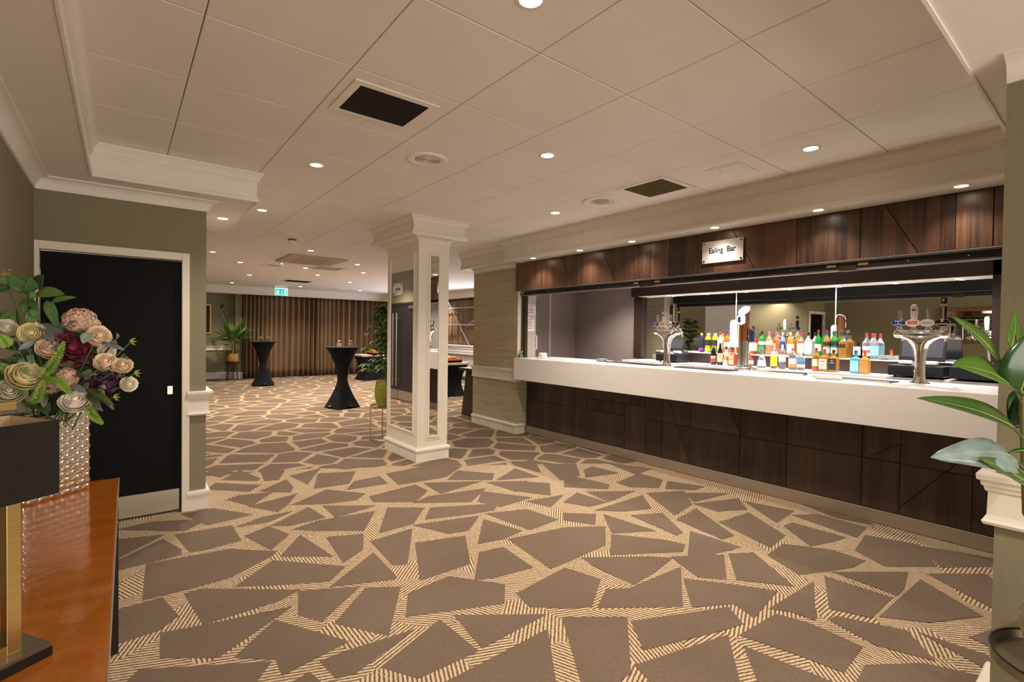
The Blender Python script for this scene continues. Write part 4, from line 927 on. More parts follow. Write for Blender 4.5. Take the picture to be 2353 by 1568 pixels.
MB().box(0, .42, -.2, .21, .018, .128).build('drawer_box', BLACKP, o, bevel=.004); MB().box(-.004, 0, -.03, .05, .10, .108).build('maker_plate', STEEL, o)
for sx in (.04, .38):
    for sy in (-.15, .15): MB().lathe([(.014, 0), (.012, .018)], 10, (sx, sy, 0)).build('foot', BLACKP, o)
o = thing('cable_coil', (6.12, .93, 1.243), 'coil of yellow cable lying on the cash drawer', 'cable')
MB().tube([(.06*math.cos(k*.5)*(1+.1*math.sin(k)), .075*math.sin(k*.5)*(1+.08*math.cos(k*1.7)), .005+.001*k) for k in range(30)], .004, 6).build('cable', mat('yellow_cable', (.75, .55, .05), .5), o, smooth=True)

# ---- small things along the worktop
def flat(name, u0, v0, u1, v1, wid, h, m, label, cat):
    a, c = on_counter(u0, v0), on_counter(u1, v1); d = (c-a); ln = d.length; mid = (a+c)/2; mid.x = min(mid.x, 5.19)
    o = thing(name, mid, label, cat, rotz=math.atan2(d.y, d.x))
    return o, ln
o, ln = flat('drip_mat', 1400, 832, 1520, 841, .1, .01, None, 'black rubber bar mat left of the first chrome font', 'bar mat')
MB().box(-ln/2, ln/2, -.09, .09, 0, .008).build('mat', BLACKP, o, bevel=.003)
for s in (-1, 1): MB().box(-ln/2+.01, ln/2-.01, s*.075-.006, s*.075+.006, .008, .011).build('raised_edge', BLACKP, o)
o, ln = flat('drip_tray', 1560, 844, 1685, 853, .1, .01, None, 'low black drip tray with steel grid between font and copper tower', 'drip tray')
MB().box(-ln/2, ln/2, -.10, .10, 0, .012).build('tray', BLACKP, o, bevel=.003)
for k in range(14): MB().box(-ln/2+ln*(k+.5)/14-.006, -ln/2+ln*(k+.5)/14+.006, -.085, .085, .012, .015).build('grid_bar', STEEL, o)
o, ln = flat('bar_tray', 1745, 858, 1850, 865, .1, .01, None, 'shallow stainless tray just past the copper tower', 'tray')
MB().box(-ln/2, ln/2, -.06, .06, 0, .012).build('tray_floor', CHROME, o, bevel=.004)
for s in (-1, 1): MB().box(-ln/2, ln/2, s*.06-.004, s*.06+.004, .0, .026).build('tray_rim', CHROME, o)
o, ln = flat('drip_mat', 1880, 866, 2055, 880, .1, .01, None, 'black drip mat with steel edge before the second chrome font', 'bar mat')
MB().box(-ln/2, ln/2, -.08, .08, 0, .01).build('mat', BLACKP, o, bevel=.003)
MB().box(-ln/2, ln/2, -.088, -.08, 0, .012).build('steel_edge', STEEL, o)
o = thing('folded_cloth', on_counter(1905, 872), 'white folded cloth on a steel rest behind the drip mat', 'cloth', rotz=.2); o.location.x = min(o.location.x, 5.22); o.location.y -= .0
b = MB()
for k in range(3): b.box(-.06+.004*k, .06-.006*k, -.09+.003*k, .09-.005*k, .008+k*.008, .0155+k*.008)
o2 = b.build('cloth_fold', PAPER, o, bevel=.003); o2['kind'] = 'stuff'
MB().box(-.065, .065, -.095, .095, 0, .008).build('rest', STEEL, o)
o = thing('glass_ashtray', on_counter(1384, 831), 'faceted clear glass ashtray on the worktop left of the fonts', 'ashtray')
MB().lathe([(.075, 0), (.085, .012), (.085, .03), (.07, .034), (.055, .012), (0, .01)], 10).build('dish', GC, o)
for k in range(4):
    a = k*PI/2; MB().box(-.008, .008, -.006, .006, .03, .036, Matrix.Translation((.078*math.cos(a), .078*math.sin(a), 0)) @ Matrix.Rotation(a, 4, 'Z')).build('rest_notch', GC, o)
# napkin stack: crumpled ring of white cloth
o = thing('napkin_pile', on_counter(1247, 824), 'crumpled pile of white napkins on the counter by the notices', 'napkins')
for k, (r, z) in enumerate(((.068, 0), (.062, .026), (.06, .05))):
    b = MB(); seg = 26; vs = []
    for i, (rr, zz) in enumerate(((.92, 0), (1.03, .008), (1.0, .020), (.80, .030), (0.3, .027))):
        for q in range(seg):
            a = 2*PI*q/seg; wv = 1+.09*math.sin(3*a+k*2)+.05*math.sin(7*a+k); vs.append((r*rr*wv*math.cos(a), r*rr*wv*math.sin(a), z+zz+.004*math.sin(5*a+k)*(i > 0)))
    b.add(vs, [(i*seg+q, i*seg+(q+1) % seg, (i+1)*seg+(q+1) % seg, (i+1)*seg+q) for i in range(4) for q in range(seg)]+[tuple(range(4*seg, 5*seg)), tuple(range(seg))[::-1]]); b.build('napkin', PAPER, o, smooth=True)
# succulent
def succulent(p, label, potm, group=None, s=1.0, leafm=None):
    o = thing('succulent', p, label, 'plant', group)
    MB().box(-.028*s, .028*s, -.028*s, .028*s, 0, .055*s).build('pot', potm, o, bevel=.003*s)
    b = MB(); rnd = random.Random(int(p[0]*977+p[1]*31))
    for k in range(9):
        a = k*2.4; t = .3+.6*rnd.random(); q = Vector((math.cos(a)*.045*t*s, math.sin(a)*.045*t*s, (.075+.03*rnd.random())*s))
        b.tube([(0, 0, .05*s), q*.6+Vector((0, 0, .03*s)), q], [.006*s, .009*s, .003*s], 6)
    l = b.build('leaf_cluster', leafm or mat('succulent_green', (.22, .26, .10), .5), o, smooth=True); l['kind'] = 'stuff'
    return o
succulent(Vector((4.61, 5.625, ZT)), 'small succulent in a green pot on the counter against the pier', mat('pot_green', (.10, .24, .09), .4), s=1.0, leafm=mat('dry_succulent', (.42, .34, .12), .6))
# notices and handle at the pier's inner side
def notice(v0, v1, u1, label, lines):
    o = thing('notice', (0, 5.683, 0), label, 'notice')
    a, c = at(1209, v0, 1, 5.683), at(u1, v1, 1, 5.683); x0, x1, z1, z0 = 4.772, c.x, a.z, c.z
    MB().box(x0, x1, -.0015, 0, z0, z1).build('sheet', PAPER, o)
    for t, w2, m in lines:
        z = z1-(z1-z0)*t; MB().box(x0+(x1-x0)*.5*(1-w2), x1-(x1-x0)*.5*(1-w2), -.0025, -.0015, z-.004, z+.004).build('print_line', m, o)
    return o
INKP = mat('mauve_print', (.22, .12, .16), .7)
notice(700, 725, 1230, 'upper white paper notice with printed lines inside the bar opening', [(.1, .9, INKP), (.22, .5, INKP), (.34, .6, INKP), (.46, .9, INKR), (.58, .7, INKP), (.70, .5, INKP), (.80, .9, INKR)])
nt2 = notice(727, 761.5, 1226.5, 'lower paper notice with large 21 printed below the other notice', [(.10, .45, INKP), (.22, .6, INKP), (.34, .5, INKR), (.46, .6, INKR), (.58, .8, INKP), (.70, .7, INKP), (.82, .7, INKP)])
text_mesh('21', .06, facing((4.885, -.003, at(1222, 731, 1, 5.683).z), (1, 0, 0), (0, 0, 1)), INK, 'lettering', nt2)['kind'] = 'stuff'
o = thing('door_pull', (4.955, 5.69, at(1229, 805, 1, 5.69).z), 'white pull handle on the inner edge of the pier below the notices', 'handle')
h = at(1229, 770, 1, 5.69).z-at(1229, 805, 1, 5.69).z
MB().tube([(0, 0, 0), (.016, -.006, .03), (.012, -.006, h-.03), (0, 0, h)], [.006, .012, .012, .006], 10).build('grip', WHITEP, o, smooth=True)
for z in (.02, h-.02): MB().box(-.004, .006, -.008, .008, z-.01, z+.01).build('mount', WHITEP, o)
# ================================================================== CONSOLE, VASE, FLOWERS, LAMP
ct = thing('console_table', (-.238, 1.9, 0), 'long orange lacquered console table on black legs along the left wall', 'table', rotz=-.0085)
LACQ = mat('orange_lacquer', (.30, .085, .008), .09, var=.12, scale=5, stretch=(1, 3, 1), bump=.05, bscale=140, coat=.6)
MB().box(-.225, .222, -.95, 1.042, .775, .80).build('table_top', LACQ, ct, bevel=.002)
MB().box(.2222, .225, -.95, 1.042, .776, .799).build('edge_band', mat('pale_table_edge', (.28, .24, .20), .35), ct)
for sx in (-1, 1):
    for y in (-.9, 1.0): MB().box(sx*.20-.02 if sx > 0 else -.222, .222 if sx > 0 else -.18, y-.02, y+.02, 0, .775).build('leg', BLACKM, ct, bevel=.002)
MB().box(-.21, .21, -.92, 1.02, .72, .775).build('apron', BLACKM, ct)

# hammered silver vase: rows of raised almond facets
va = at(205, 1122, 2, .8); vb = at(55, 1165, 2, .8); ang = math.atan2(va.y-vb.y, va.x-vb.x)
VW, VD, VH = .245, .20, .338
vr = thing('vase', (va.x, va.y, .80), 'tall rectangular hammered silver vase on the console full of silk flowers', 'vase', rotz=ang)
def vase_body():
    b = MB()
    def face(o, du, w, nrm):
        nx, nz = int(w/.0042), 96; vs = []
        for j in range(nz+1):
            for i in range(nx+1):
                s = i/nx*w; z = j/nz*VH; row = z/.0245; k = int(row); f = row-k
                ph = (s/.040+(k % 2)*.5+f*.25) % 1.0
                hgt = .0075*max(0, math.sin(PI*f))**.8*max(0, math.sin(PI*ph))**.6
                if i in (0, nx) or j in (0, nz): hgt = 0
                p = o+du*s+nrm*hgt; vs.append((p.x, p.y, z))
        b.add(vs, [(j*(nx+1)+i, j*(nx+1)+i+1, (j+1)*(nx+1)+i+1, (j+1)*(nx+1)+i) for j in range(nz) for i in range(nx)])
    c = [Vector((0, 0, 0)), Vector((-VW, 0, 0)), Vector((-VW, VD, 0)), Vector((0, VD, 0))]
    for i in range(4):
        d_ = c[(i+1) % 4]-c[i]; w = d_.length; d_ = d_/w; n = Vector((-d_.y, d_.x, 0)); n = n if n.dot(c[i]+d_*w/2-Vector((-VW/2, VD/2, 0))) > 0 else -n
        face(c[i], d_, w, n)
    b.add([(0, 0, .001), (-VW, 0, .001), (-VW, VD, .001), (0, VD, .001)], [(0, 1, 2, 3)])
    return b
vase_body().build('vase_body', mat('hammered_silver', (.90, .87, .84), .10, 1.0, var=.05), vr, smooth=True, auto=180)
b = MB(); t = .006
for x0, x1, y0, y1 in ((-VW, 0, -.001, t), (-VW, 0, VD-t, VD+.001), (-VW-.001, -VW+t, 0, VD), (-t, .001, 0, VD)): b.box(x0, x1, y0, y1, VH-.006, VH+.002)
b.build('vase_rim', mat('dull_silver', (.6, .56, .5), .3, 1.0), vr); vr.children[-1]['kind'] = 'stuff'
MB().box(-VW+.008, -.008, .008, VD-.008, VH-.06, VH-.05).build('moss_filling', mat('dark_moss', (.02, .025, .01), .9, bump=.6), vr)

def leaf(b, p0, p1, w, nrm, bend=.12, fold=.25, n=8, shape=1.0, tipw=.0):
    """leaf blade from p0 to p1 (world points), w = full width, nrm = rough facing direction"""
    p0, p1 = Vector(p0), Vector(p1); d = p1-p0; L_ = d.length; t = d/L_; nrm = Vector(nrm); nrm = (nrm-t*nrm.dot(t)).normalized(); s = t.cross(nrm)
    vs = []
    for i in range(n+1):
        f = i/n; c = p0+d*f+nrm*(math.sin(PI*f)*bend*L_); ww = w/2*(math.sin(PI*min(1, f**(.75*shape)*.98+.02))**.75 if 0 < f < 1 else tipw)
        e = fold*ww
        vs += [c+s*ww+nrm*e, c+s*ww*.5+nrm*e*.35, c, c-s*ww*.5+nrm*e*.35, c-s*ww+nrm*e]
    b.add(vs, [(i*5+k, i*5+k+1, (i+1)*5+k+1, (i+1)*5+k) for i in range(n) for k in range(4)])
def solid(o, th=.0012):
    m = o.modifiers.new('thickness', 'SOLIDIFY'); m.thickness = th; m.offset = 0; return o
def leafmat(name, a, c2, rough=.35, trans=.0):
    """green blade with pale midrib veins from object noise"""
    m, nt, bs_ = base(name); oi = nd(nt, 'ShaderNodeObjectInfo'); v = posvec(nt, (1, 1, 1), 'World')
    n = nd(nt, 'ShaderNodeTexNoise'); n.inputs['Scale'].default_value = 25; nt.links.new(v, n.inputs['Vector'])
    f = math_(nt, 'ADD', math_(nt, 'MULTIPLY', n.outputs['Fac'], .8), math_(nt, 'MULTIPLY', math_(nt, 'SUBTRACT', oi.outputs['Random'], .4), .8), clamp=True)
    nt.links.new(mix(nt, f, a, c2), bs_.inputs['Base Color']); bs_.inputs['Roughness'].default_value = rough
    return m
LGREEN = leafmat('silk_leaf_green', (.04, .12, .035), (.17, .31, .09), .4)
LOLIVE = leafmat('olive_leaf', (.05, .065, .022), (.16, .17, .07), .45)
LSAGE = leafmat('sage_leaf', (.12, .20, .16), (.26, .36, .28), .5)
LBLUE = leafmat('blue_grey_leaf', (.13, .18, .20), (.28, .34, .38), .4)
FERNM = leafmat('fern_green', (.10, .26, .02), (.30, .48, .05), .45)
STEMM = mat('stem_brown_green', (.05, .055, .02), .6)
G_FL = 'silk flowers in the silver vase'
ZV = zcam(va)                        # distance of the vase corner
root_pt = Vector((va.x-.12, va.y+.0, 1.12))
def spray(name, leaves, m, label, zc, stem_to=True, cat='foliage'):
    """a stem with several leaves given in photo pixels (base, tip, width)"""
    ctr = depth(*leaves[0][0], zc); o = thing(name, root_pt+Vector((random.uniform(-.05, .05), random.uniform(-.03, .03), 0)), label, cat, G_FL)
    off = Vector(o.location)
    for q in leaves:
        (bu, bv), (tu, tv), w = q[:3]; dz = q[3] if len(q) > 3 else 0; zz = zc+random.uniform(-.04, .04)
        p0, p1 = depth(bu, bv, zz), depth(tu, tv, zz+dz-.03)
        b = MB(); nrm = (CAM-p0).normalized()+Vector((random.uniform(-.4, .4), random.uniform(-.4, .4), .5+random.uniform(-.2, .3)))
        leaf(b, p0-off, p1-off, w*zz/FPX*1.1, nrm, random.uniform(.03, .12), random.uniform(.15, .35)); solid(b.build('leaf', m, o, smooth=True, auto=180))
    s0 = Vector((0, 0, -.1)); b = MB(); mid = (s0+(ctr-off))/2+Vector((0, 0, .05)); b.tube([s0, mid, ctr-off], .0035, 6); b.build('stem', STEMM, o, smooth=True)
    return o
spray('leafy_branch', [((84, 673), (149, 677), 27), ((119, 694), (177, 683), 12), ((108, 691), (132, 755), 20), ((88, 664), (100, 632), 32), ((84, 683), (37, 666), 20), ((77, 689), (56, 727), 30), ((100, 715), (132, 722), 9)], LGREEN, 'tall silk branch with broad glossy leaves rising highest beside the door', 2.05)
spray('leafy_branch', [((64, 672), (70, 638), 26), ((63, 670), (18, 632), 28), ((46, 660), (60, 636), 22), ((24, 659), (-8, 672), 22), ((20, 652), (-6, 640), 20), ((70, 690), (84, 715), 16)], LGREEN, 'silk branch of pale upright leaves next to the yellow blossom', 2.0)
spray('leafy_branch', [((36, 714), (-4, 744), 22), ((25, 735), (-5, 720), 18), ((84, 717), (60, 742), 24), ((90, 725), (66, 712), 18), ((30, 760), (4, 790), 22)], LGREEN, 'lower silk branch with drooping leaves near the cream roses', 2.02)
spray('leafy_branch', [((90, 743), (147, 790), 32), ((103, 770), (124, 785), 16), ((140, 750), (177, 738), 11), ((76, 785), (41, 805), 13)], LBLUE, 'grey green broad leaf arching over the dark dahlia', 1.95)
spray('leafy_branch', [((163, 824), (208, 838), 14), ((172, 835), (134, 842), 14), ((166, 850), (186, 868), 18), ((190, 843), (215, 858), 10), ((140, 905), (165, 915), 16), ((135, 915), (156, 906), 18)], LOLIVE, 'olive leaf spray in the middle of the bouquet', 1.98)
spray('leafy_branch', [((199, 894), (264, 934), 14), ((212, 905), (263, 944), 13), ((200, 905), (233, 940), 14), ((190, 900), (226, 925), 9)], LOLIVE, 'long olive leaves trailing low over the vase edge', 1.95)
spray('leafy_branch', [((197, 873), (223, 861), 12), ((190, 893), (202, 880), 12), ((225, 893), (241, 913), 9), ((232, 886), (243, 895), 9), ((228, 850), (246, 855), 8), ((205, 765), (190, 790), 20), ((118, 798), (140, 810), 14), ((55, 826), (40, 845), 12), ((68, 815), (74, 838), 12), ((72, 812), (60, 800), 10)], LSAGE, 'pale sage eucalyptus sprigs with small rounded leaves', 1.93)
spray('leafy_branch', [((164, 888), (200, 905), 16), ((200, 923), (237, 946), 14), ((97, 905), (118, 895), 14), ((104, 912), (100, 938), 13), ((240, 790), (287, 805), 12), ((220, 800), (250, 788), 12)], LBLUE, 'blue grey leaves fanning out at the right of the bouquet', 1.96)
spray('rose_twig', [((262, 782), (268, 765), 9), ((255, 785), (270, 790), 9), ((276, 822), (290, 815), 9), ((283, 822), (296, 828), 8), ((279, 870), (288, 862), 8), ((270, 868), (278, 860), 7)], LSAGE, 'thin rose twig with small leaves reaching right across the black door', 1.95)
for k in range(5):
    lv = []
    for q in range(18):
        u, v = random.uniform(0, 215), random.uniform(755, 940)
        a = random.uniform(0, 2*PI); l = random.uniform(30, 52); lv.append(((u, v), (u+l*math.cos(a), v+l*math.sin(a)*.7), random.uniform(12, 22)))
    spray('leafy_branch', lv, (LGREEN, LOLIVE, LGREEN, LSAGE, LGREEN)[k], ('dark green filler leaves deep inside the bouquet', 'brownish filler leaves deep inside the bouquet', 'bright green filler leaves around the fern', 'grey sage filler leaves among the roses', 'long green filler leaves low over the vase mouth')[k], (2.11, 2.08, 2.05, 2.03, 2.07)[k])
# ferns
def fern(base_px, tip_px, label, zc=1.9, w=19, bend=.1):
    o = thing('fern_frond', root_pt, label, 'fern', G_FL); off = root_pt
    p0, p1 = depth(*base_px, zc)-off, depth(*tip_px, zc-.02)-off; d = p1-p0; L_ = d.length; up = (CAM-(p0+off)).normalized(); s = d.normalized().cross(up)
    pts = [p0+d*(i/10)+up*math.sin(PI*i/10)*bend*L_+s*math.sin(PI*i/10)*.05*L_ for i in range(11)]
    MB().tube(pts, [.0022]*10+[.0008], 6).build('rachis', FERNM, o, smooth=True)
    b = MB(); n = max(12, int(L_/.0085))
    for i in range(1, n):
        f = i/n; c = p0+d*f+up*math.sin(PI*f)*bend*L_+s*math.sin(PI*f)*.05*L_; ww = w*zc/FPX*(1-f)**.5*(.6+.4*min(1, f*4))
        for sg in (-1, 1): leaf(b, c, c+s*sg*ww+d.normalized()*ww*.35, .0058, up, .05, .1, 3)
    solid(b.build('leaflets', FERNM, o), .0006)['kind'] = 'stuff'
    return o
for bp_, tp_, lb in (((92, 872), (148, 783), 'bright fern frond pointing up across the peach rose'), ((76, 930), (99, 872), 'short fern frond hanging in front of the vase mouth'), ((44, 910), (60, 842), 'thin fern frond lying over the yellow rose'),
                   ((38, 868), (-6, 836), 'fern frond sweeping toward the wall'), ((97, 869), (143, 873), 'small horizontal fern frond under the peach rose'), ((132, 866), (168, 908), 'grey tinted fern frond above the white rose'), ((196, 932), (238, 976), 'fern frond hanging below the bouquet over the vase side'), ((20, 800), (-2, 770), 'dark fern frond behind the cream roses')):
    fern(bp_, tp_, lb)
# blooms
def petals(b, c, ax, r, layers, rnd, ruffle=0.0):
    """nested cups of overlapping petals; ruffled and open for dahlias"""
    ax = ax.normalized(); u = ax.orthogonal().normalized(); v = ax.cross(u); N = 5
    for li in range(layers):
        f = (li+1)/layers; n = 3+li; R = r*(.28+.72*f); end = math.radians((128-38*f) if ruffle < .08 else (120-45*f))
        for k in range(n):
            a0 = 2*PI*(k+.5*(li % 2)+rnd.uniform(-.12, .12))/n; wd = 2*PI/n*1.35; vs = []; ex = rnd.uniform(.92, 1.06)
            for i in range(N):
                t = i/(N-1)
                for j in range(N):
                    s = j/(N-1)-.5; ph = math.radians(25)+(end*ex-math.radians(25))*t*(1-.35*s*s*4*t*.5); a = a0+s*wd
                    q = R*math.sin(ph)+R*.12*t**4*(f > .6); h = -R*math.cos(ph)*1.05+(1-f)*r*.18
                    wob = ruffle*r*math.sin(s*15+k*2+t*6)*t
                    vs.append(c+(u*math.cos(a)+v*math.sin(a))*(q+wob)+ax*(h+wob))
            b.add(vs, [(i*N+j, i*N+j+1, (i+1)*N+j+1, (i+1)*N+j) for i in range(N-1) for j in range(N-1)])
def petalmat(name, inner, outer):
    m, nt, bs_ = base(name); v = posvec(nt, (1, 1, 1), 'World'); n = nd(nt, 'ShaderNodeTexNoise'); n.inputs['Scale'].default_value = 45; nt.links.new(v, n.inputs['Vector'])
    mr = nd(nt, 'ShaderNodeMapRange'); mr.inputs[1].default_value = .35; mr.inputs[2].default_value = .65; nt.links.new(n.outputs['Fac'], mr.inputs[0])
    nt.links.new(mix(nt, mr.outputs[0], inner, outer), bs_.inputs['Base Color']); bs_.inputs['Roughness'].default_value = .6; bs_.inputs['Subsurface Weight'].default_value = .0
    return m
PCREAM = petalmat('petal_cream', (.72, .64, .40), (.86, .82, .68)); PYEL = petalmat('petal_yellow', (.80, .64, .24), (.88, .80, .55)); PPEACH = petalmat('petal_peach', (.86, .56, .34), (.90, .80, .64)); PWHITE = petalmat('petal_white_pink', (.86, .72, .58), (.9, .86, .78))
PDAHL = petalmat('petal_burgundy', (.05, .004, .02), (.30, .03, .05)); PPURP = petalmat('petal_purple', (.03, .005, .04), (.16, .02, .10))
def bloom(name, u, v, dpx, m, label, zc, ax=None, layers=5, ruffle=.03, cat='flower'):
    rnd = random.Random(int(u*13+v)); o = thing(name, root_pt+Vector((rnd.uniform(-.06, .06), rnd.uniform(-.04, .04), 0)), label, cat, G_FL); off = Vector(o.location)
    c = depth(u, v, zc)-off; r = dpx*zc/FPX/2
    ax = Vector(ax) if ax else ((CAM-(c+off)).normalized()*.9+Vector((rnd.uniform(-.4, .4), rnd.uniform(-.4, .2), rnd.uniform(.1, .7))))
    b = MB(); petals(b, c, ax, r, layers, rnd, ruffle); solid(b.build('petals', m, o, smooth=True, auto=180), .0008)['kind'] = 'stuff'
    axn = ax.normalized()
    MB().lathe([(0, -r*.3), (r*.26, 0), (r*.22, r*.28), (0, r*.42)], 10, c, ax=axn.to_track_quat('Z', 'Y').to_matrix()).build('heart', m, o, smooth=True)
    b = MB()
    for k in range(5):
        a = k*2*PI/5; uu = axn.orthogonal().normalized(); vv = axn.cross(uu); dr_ = uu*math.cos(a)+vv*math.sin(a); leaf(b, c-axn*r*.55, c-axn*r*.25+dr_*r*.75, r*.35, -axn+dr_, .1, .1, 4)
    b.build('sepals', LSAGE, o, smooth=True)['kind'] = 'stuff'
    s0 = Vector((0, 0, -.08)); e = c-axn*r*.5; MB().tube([s0, (s0+e)/2+Vector((0, 0, .04)), e], .003, 6).build('stem', LGREEN, o, smooth=True)
    return o
for a in ((16, 752, 40, PCREAM, 'cream rose bud at the top left of the bouquet', 1.95), (73, 766, 46, PYEL, 'open pale yellow rose under the tall branch', 1.93), (117, 800, 50, PPEACH, 'orange hearted peach rose half covered by a fern', 1.93),
          (62, 862, 68, PYEL, 'biggest yellow rose facing the room', 1.9), (22, 899, 56, PCREAM, 'cream ruffled rose low beside the lamp', 1.9), (173, 921, 56, PWHITE, 'white rose resting on the vase rim', 1.9),
          (228, 772, 44, PPEACH, 'pale peach rose under the pink hydrangea', 1.95), (242, 831, 40, PPEACH, 'round peach rose in front of the dark dahlias', 1.93), (282, 839, 36, PPEACH, 'peach rose furthest out over the black door', 1.95), (297, 883, 32, PCREAM, 'small cream rose hanging on a thin twig', 1.97), (246, 807, 32, PWHITE, 'whitish rose bud between two peach roses', 1.99), (263, 842, 24, PWHITE, 'small pale bud tucked between the peach roses', 1.97)):
    bloom('rose', *a)
for a in ((165, 800, 80, PDAHL, 'large burgundy dahlia in the centre of the bouquet', 1.97), (243, 882, 66, PPURP, 'deep purple dahlia under the peach roses', 2.0), (215, 850, 46, PPURP, 'dark dahlia partly hidden behind olive leaves', 2.04)):
    bloom('dahlia', *a, layers=7, ruffle=.10)
def hydrangea(u, v, wpx, hpx, label, zc):
    o = thing('hydrangea', root_pt, label, 'flower', G_FL); c = depth(u, v, zc)-root_pt; rx, rz = wpx*zc/FPX/2, hpx*zc/FPX/2; rnd = random.Random(int(u)); b = MB(); n = 170; view = (CAM-(c+root_pt)).normalized()
    for k in range(n):
        z = 1-2*(k+.5)/n; a = k*2.39996; d_ = Vector((math.sqrt(1-z*z)*math.cos(a), math.sqrt(1-z*z)*math.sin(a), z)); p = c+Vector((d_.x*rx, d_.y*rx, d_.z*rz))*rnd.uniform(.86, 1.05); s = .0085*rnd.uniform(.8, 1.2)
        t = d_.orthogonal().normalized(); q = d_.cross(t); rr = rnd.uniform(0, PI)
        for j in range(4):
            aa = rr+j*PI/2; e = t*math.cos(aa)+q*math.sin(aa); f2 = t*math.cos(aa+PI/2)+q*math.sin(aa+PI/2)
            b.add([p, p+e*s*.6+f2*s*.5+d_*s*.2, p+e*s*1.25+d_*s*.35, p+e*s*.6-f2*s*.5+d_*s*.2], [(0, 1, 2, 3)])
    b.build('florets', HYD, o)['kind'] = 'stuff'
    MB().lathe([(0, -.6*rz), (rx*.8, -.2*rz), (rx*.85, .2*rz), (0, .7*rz)], 12, c).build('heart', HYD, o, smooth=True)
    s0 = Vector((0, 0, -.08)); MB().tube([s0, (s0+c)/2, c], .004, 6).build('stem', STEMM, o)
HYD = petalmat('hydrangea_pink', (.60, .33, .30), (.82, .60, .40))
hydrangea(183, 736, 62, 52, 'dusty pink and gold hydrangea head at the top', 1.97); hydrangea(208, 748, 36, 30, 'smaller dusty pink hydrangea head beside the first', 1.99)
hydrangea(155, 868, 40, 46, 'gold and pink hydrangea head low in the bouquet', 1.96); hydrangea(120, 890, 34, 26, 'brownish hydrangea head above the vase', 2.0)
# yellow blossom and star buds
o = thing('yellow_blossom', root_pt, 'sprig of tiny yellow blossom at the very top left', 'flower', G_FL)
rnd = random.Random(3); b = MB()
for k in range(26):
    p = depth(12+rnd.gauss(0, 8), 632+rnd.gauss(0, 5), 2.0+rnd.gauss(0, .01))-root_pt; b.lathe([(0, -.003), (.004, 0), (0, .003)], 6, p)
b.build('flowerets', mat('blossom_yellow', (.55, .50, .06), .6), o)['kind'] = 'stuff'
e = depth(12, 640, 2.0)-root_pt; MB().tube([(0, 0, -.08), e*.5+Vector((0, 0, .03)), e], .0025, 6).build('stem', LGREEN, o)
def starbud(u, v, label, zc=1.95):
    o = thing('rose_hip', root_pt, label, 'flower bud', G_FL); c = depth(u, v, zc)-root_pt
    MB().lathe([(0, -.008), (.007, -.002), (.006, .006), (0, .01)], 8, c).build('bud', mat('bud_green', (.30, .36, .08), .5), o, smooth=True)
    b = MB()
    for k in range(6):
        a = k*PI/3; d_ = _r*(.6+.5*math.cos(a))+_u*math.sin(a)*.8; leaf(b, c, c+d_*.022, .006, -_f, .1, .1, 3)
    b.build('bracts', mat('bract_green', (.36, .44, .10), .5), o)['kind'] = 'stuff'
    MB().tube([(0, 0, -.08), c*.5, c], .0022, 6).build('stem', LGREEN, o)
for u, v, lb in ((302, 785, 'spiky green bud at the end of the upper twig'), (312, 858, 'spiky green bud at the end of the lower twig'), (264, 913, 'green bud dangling under the purple dahlia'), (84, 787, 'small yellow green bud below the open yellow rose')): starbud(u, v, lb)

# ---- lamp
LA = math.radians(33); L0 = at(122, 1505, 2, .80)
lr = thing('table_lamp', (L0.x, L0.y, .80), 'brass loop table lamp with black box shade standing on the console', 'lamp', rotz=LA)
# local: -x runs along the front edge to the left, +y away from the viewer
MB().box(-.26, 0, 0, .15, .0, .022).build('base', BLACKM, lr, bevel=.002)
MB().box(-.258, -.002, .002, .148, .022, .028).build('base_plate', mat('bronze_plate', (.32, .28, .22), .25, .9), lr)
for x in (-.215, -.062):
    MB().box(x, x+.024, .030, .052, .028, .375).build('upright', BRASS, lr, bevel=.001)
MB().box(-.191, -.062, .030, .052, .028, .048).build('lower_rail', BRASS, lr, bevel=.001)
MB().box(-.215, -.030, .06, .09, .525, .542).build('top_bar', BRASS, lr, bevel=.001)
MB().tube([(-.136, .075, .36), (-.136, .075, .54)], .007, 10).build('rod', BRASS, lr, smooth=True)
SB = MB(); x0, x1, y0, y1, z0, z1, t = -.30, .012, -.0, .165, .344, .502, .003
LINEN = mat('black_linen', (.009, .0075, .005), .9, var=.9, scale=90, stretch=(1, 1, 14), bump=.4, bscale=500)
for a, c, d_, e in ((x0, x1, y0, y0+t), (x0, x1, y1-t, y1), (x0, x0+t, y0+t, y1-t), (x1-t, x1, y0+t, y1-t)):
    MB().box(a, c, d_, e, z0, z1).build('shade_side', LINEN, lr)
INL = mat('gold_lining', (.62, .52, .34), .4, .3)
for a, c, d_, e in ((x0+t, x1-t, y0+t, y0+t+.001), (x0+t, x1-t, y1-t-.001, y1-t), (x0+t, x0+t+.001, y0+t, y1-t), (x1-t-.001, x1-t, y0+t, y1-t)):
    MB().box(a, c, d_, e, z0, z1-.001).build('shade_lining', INL, lr)

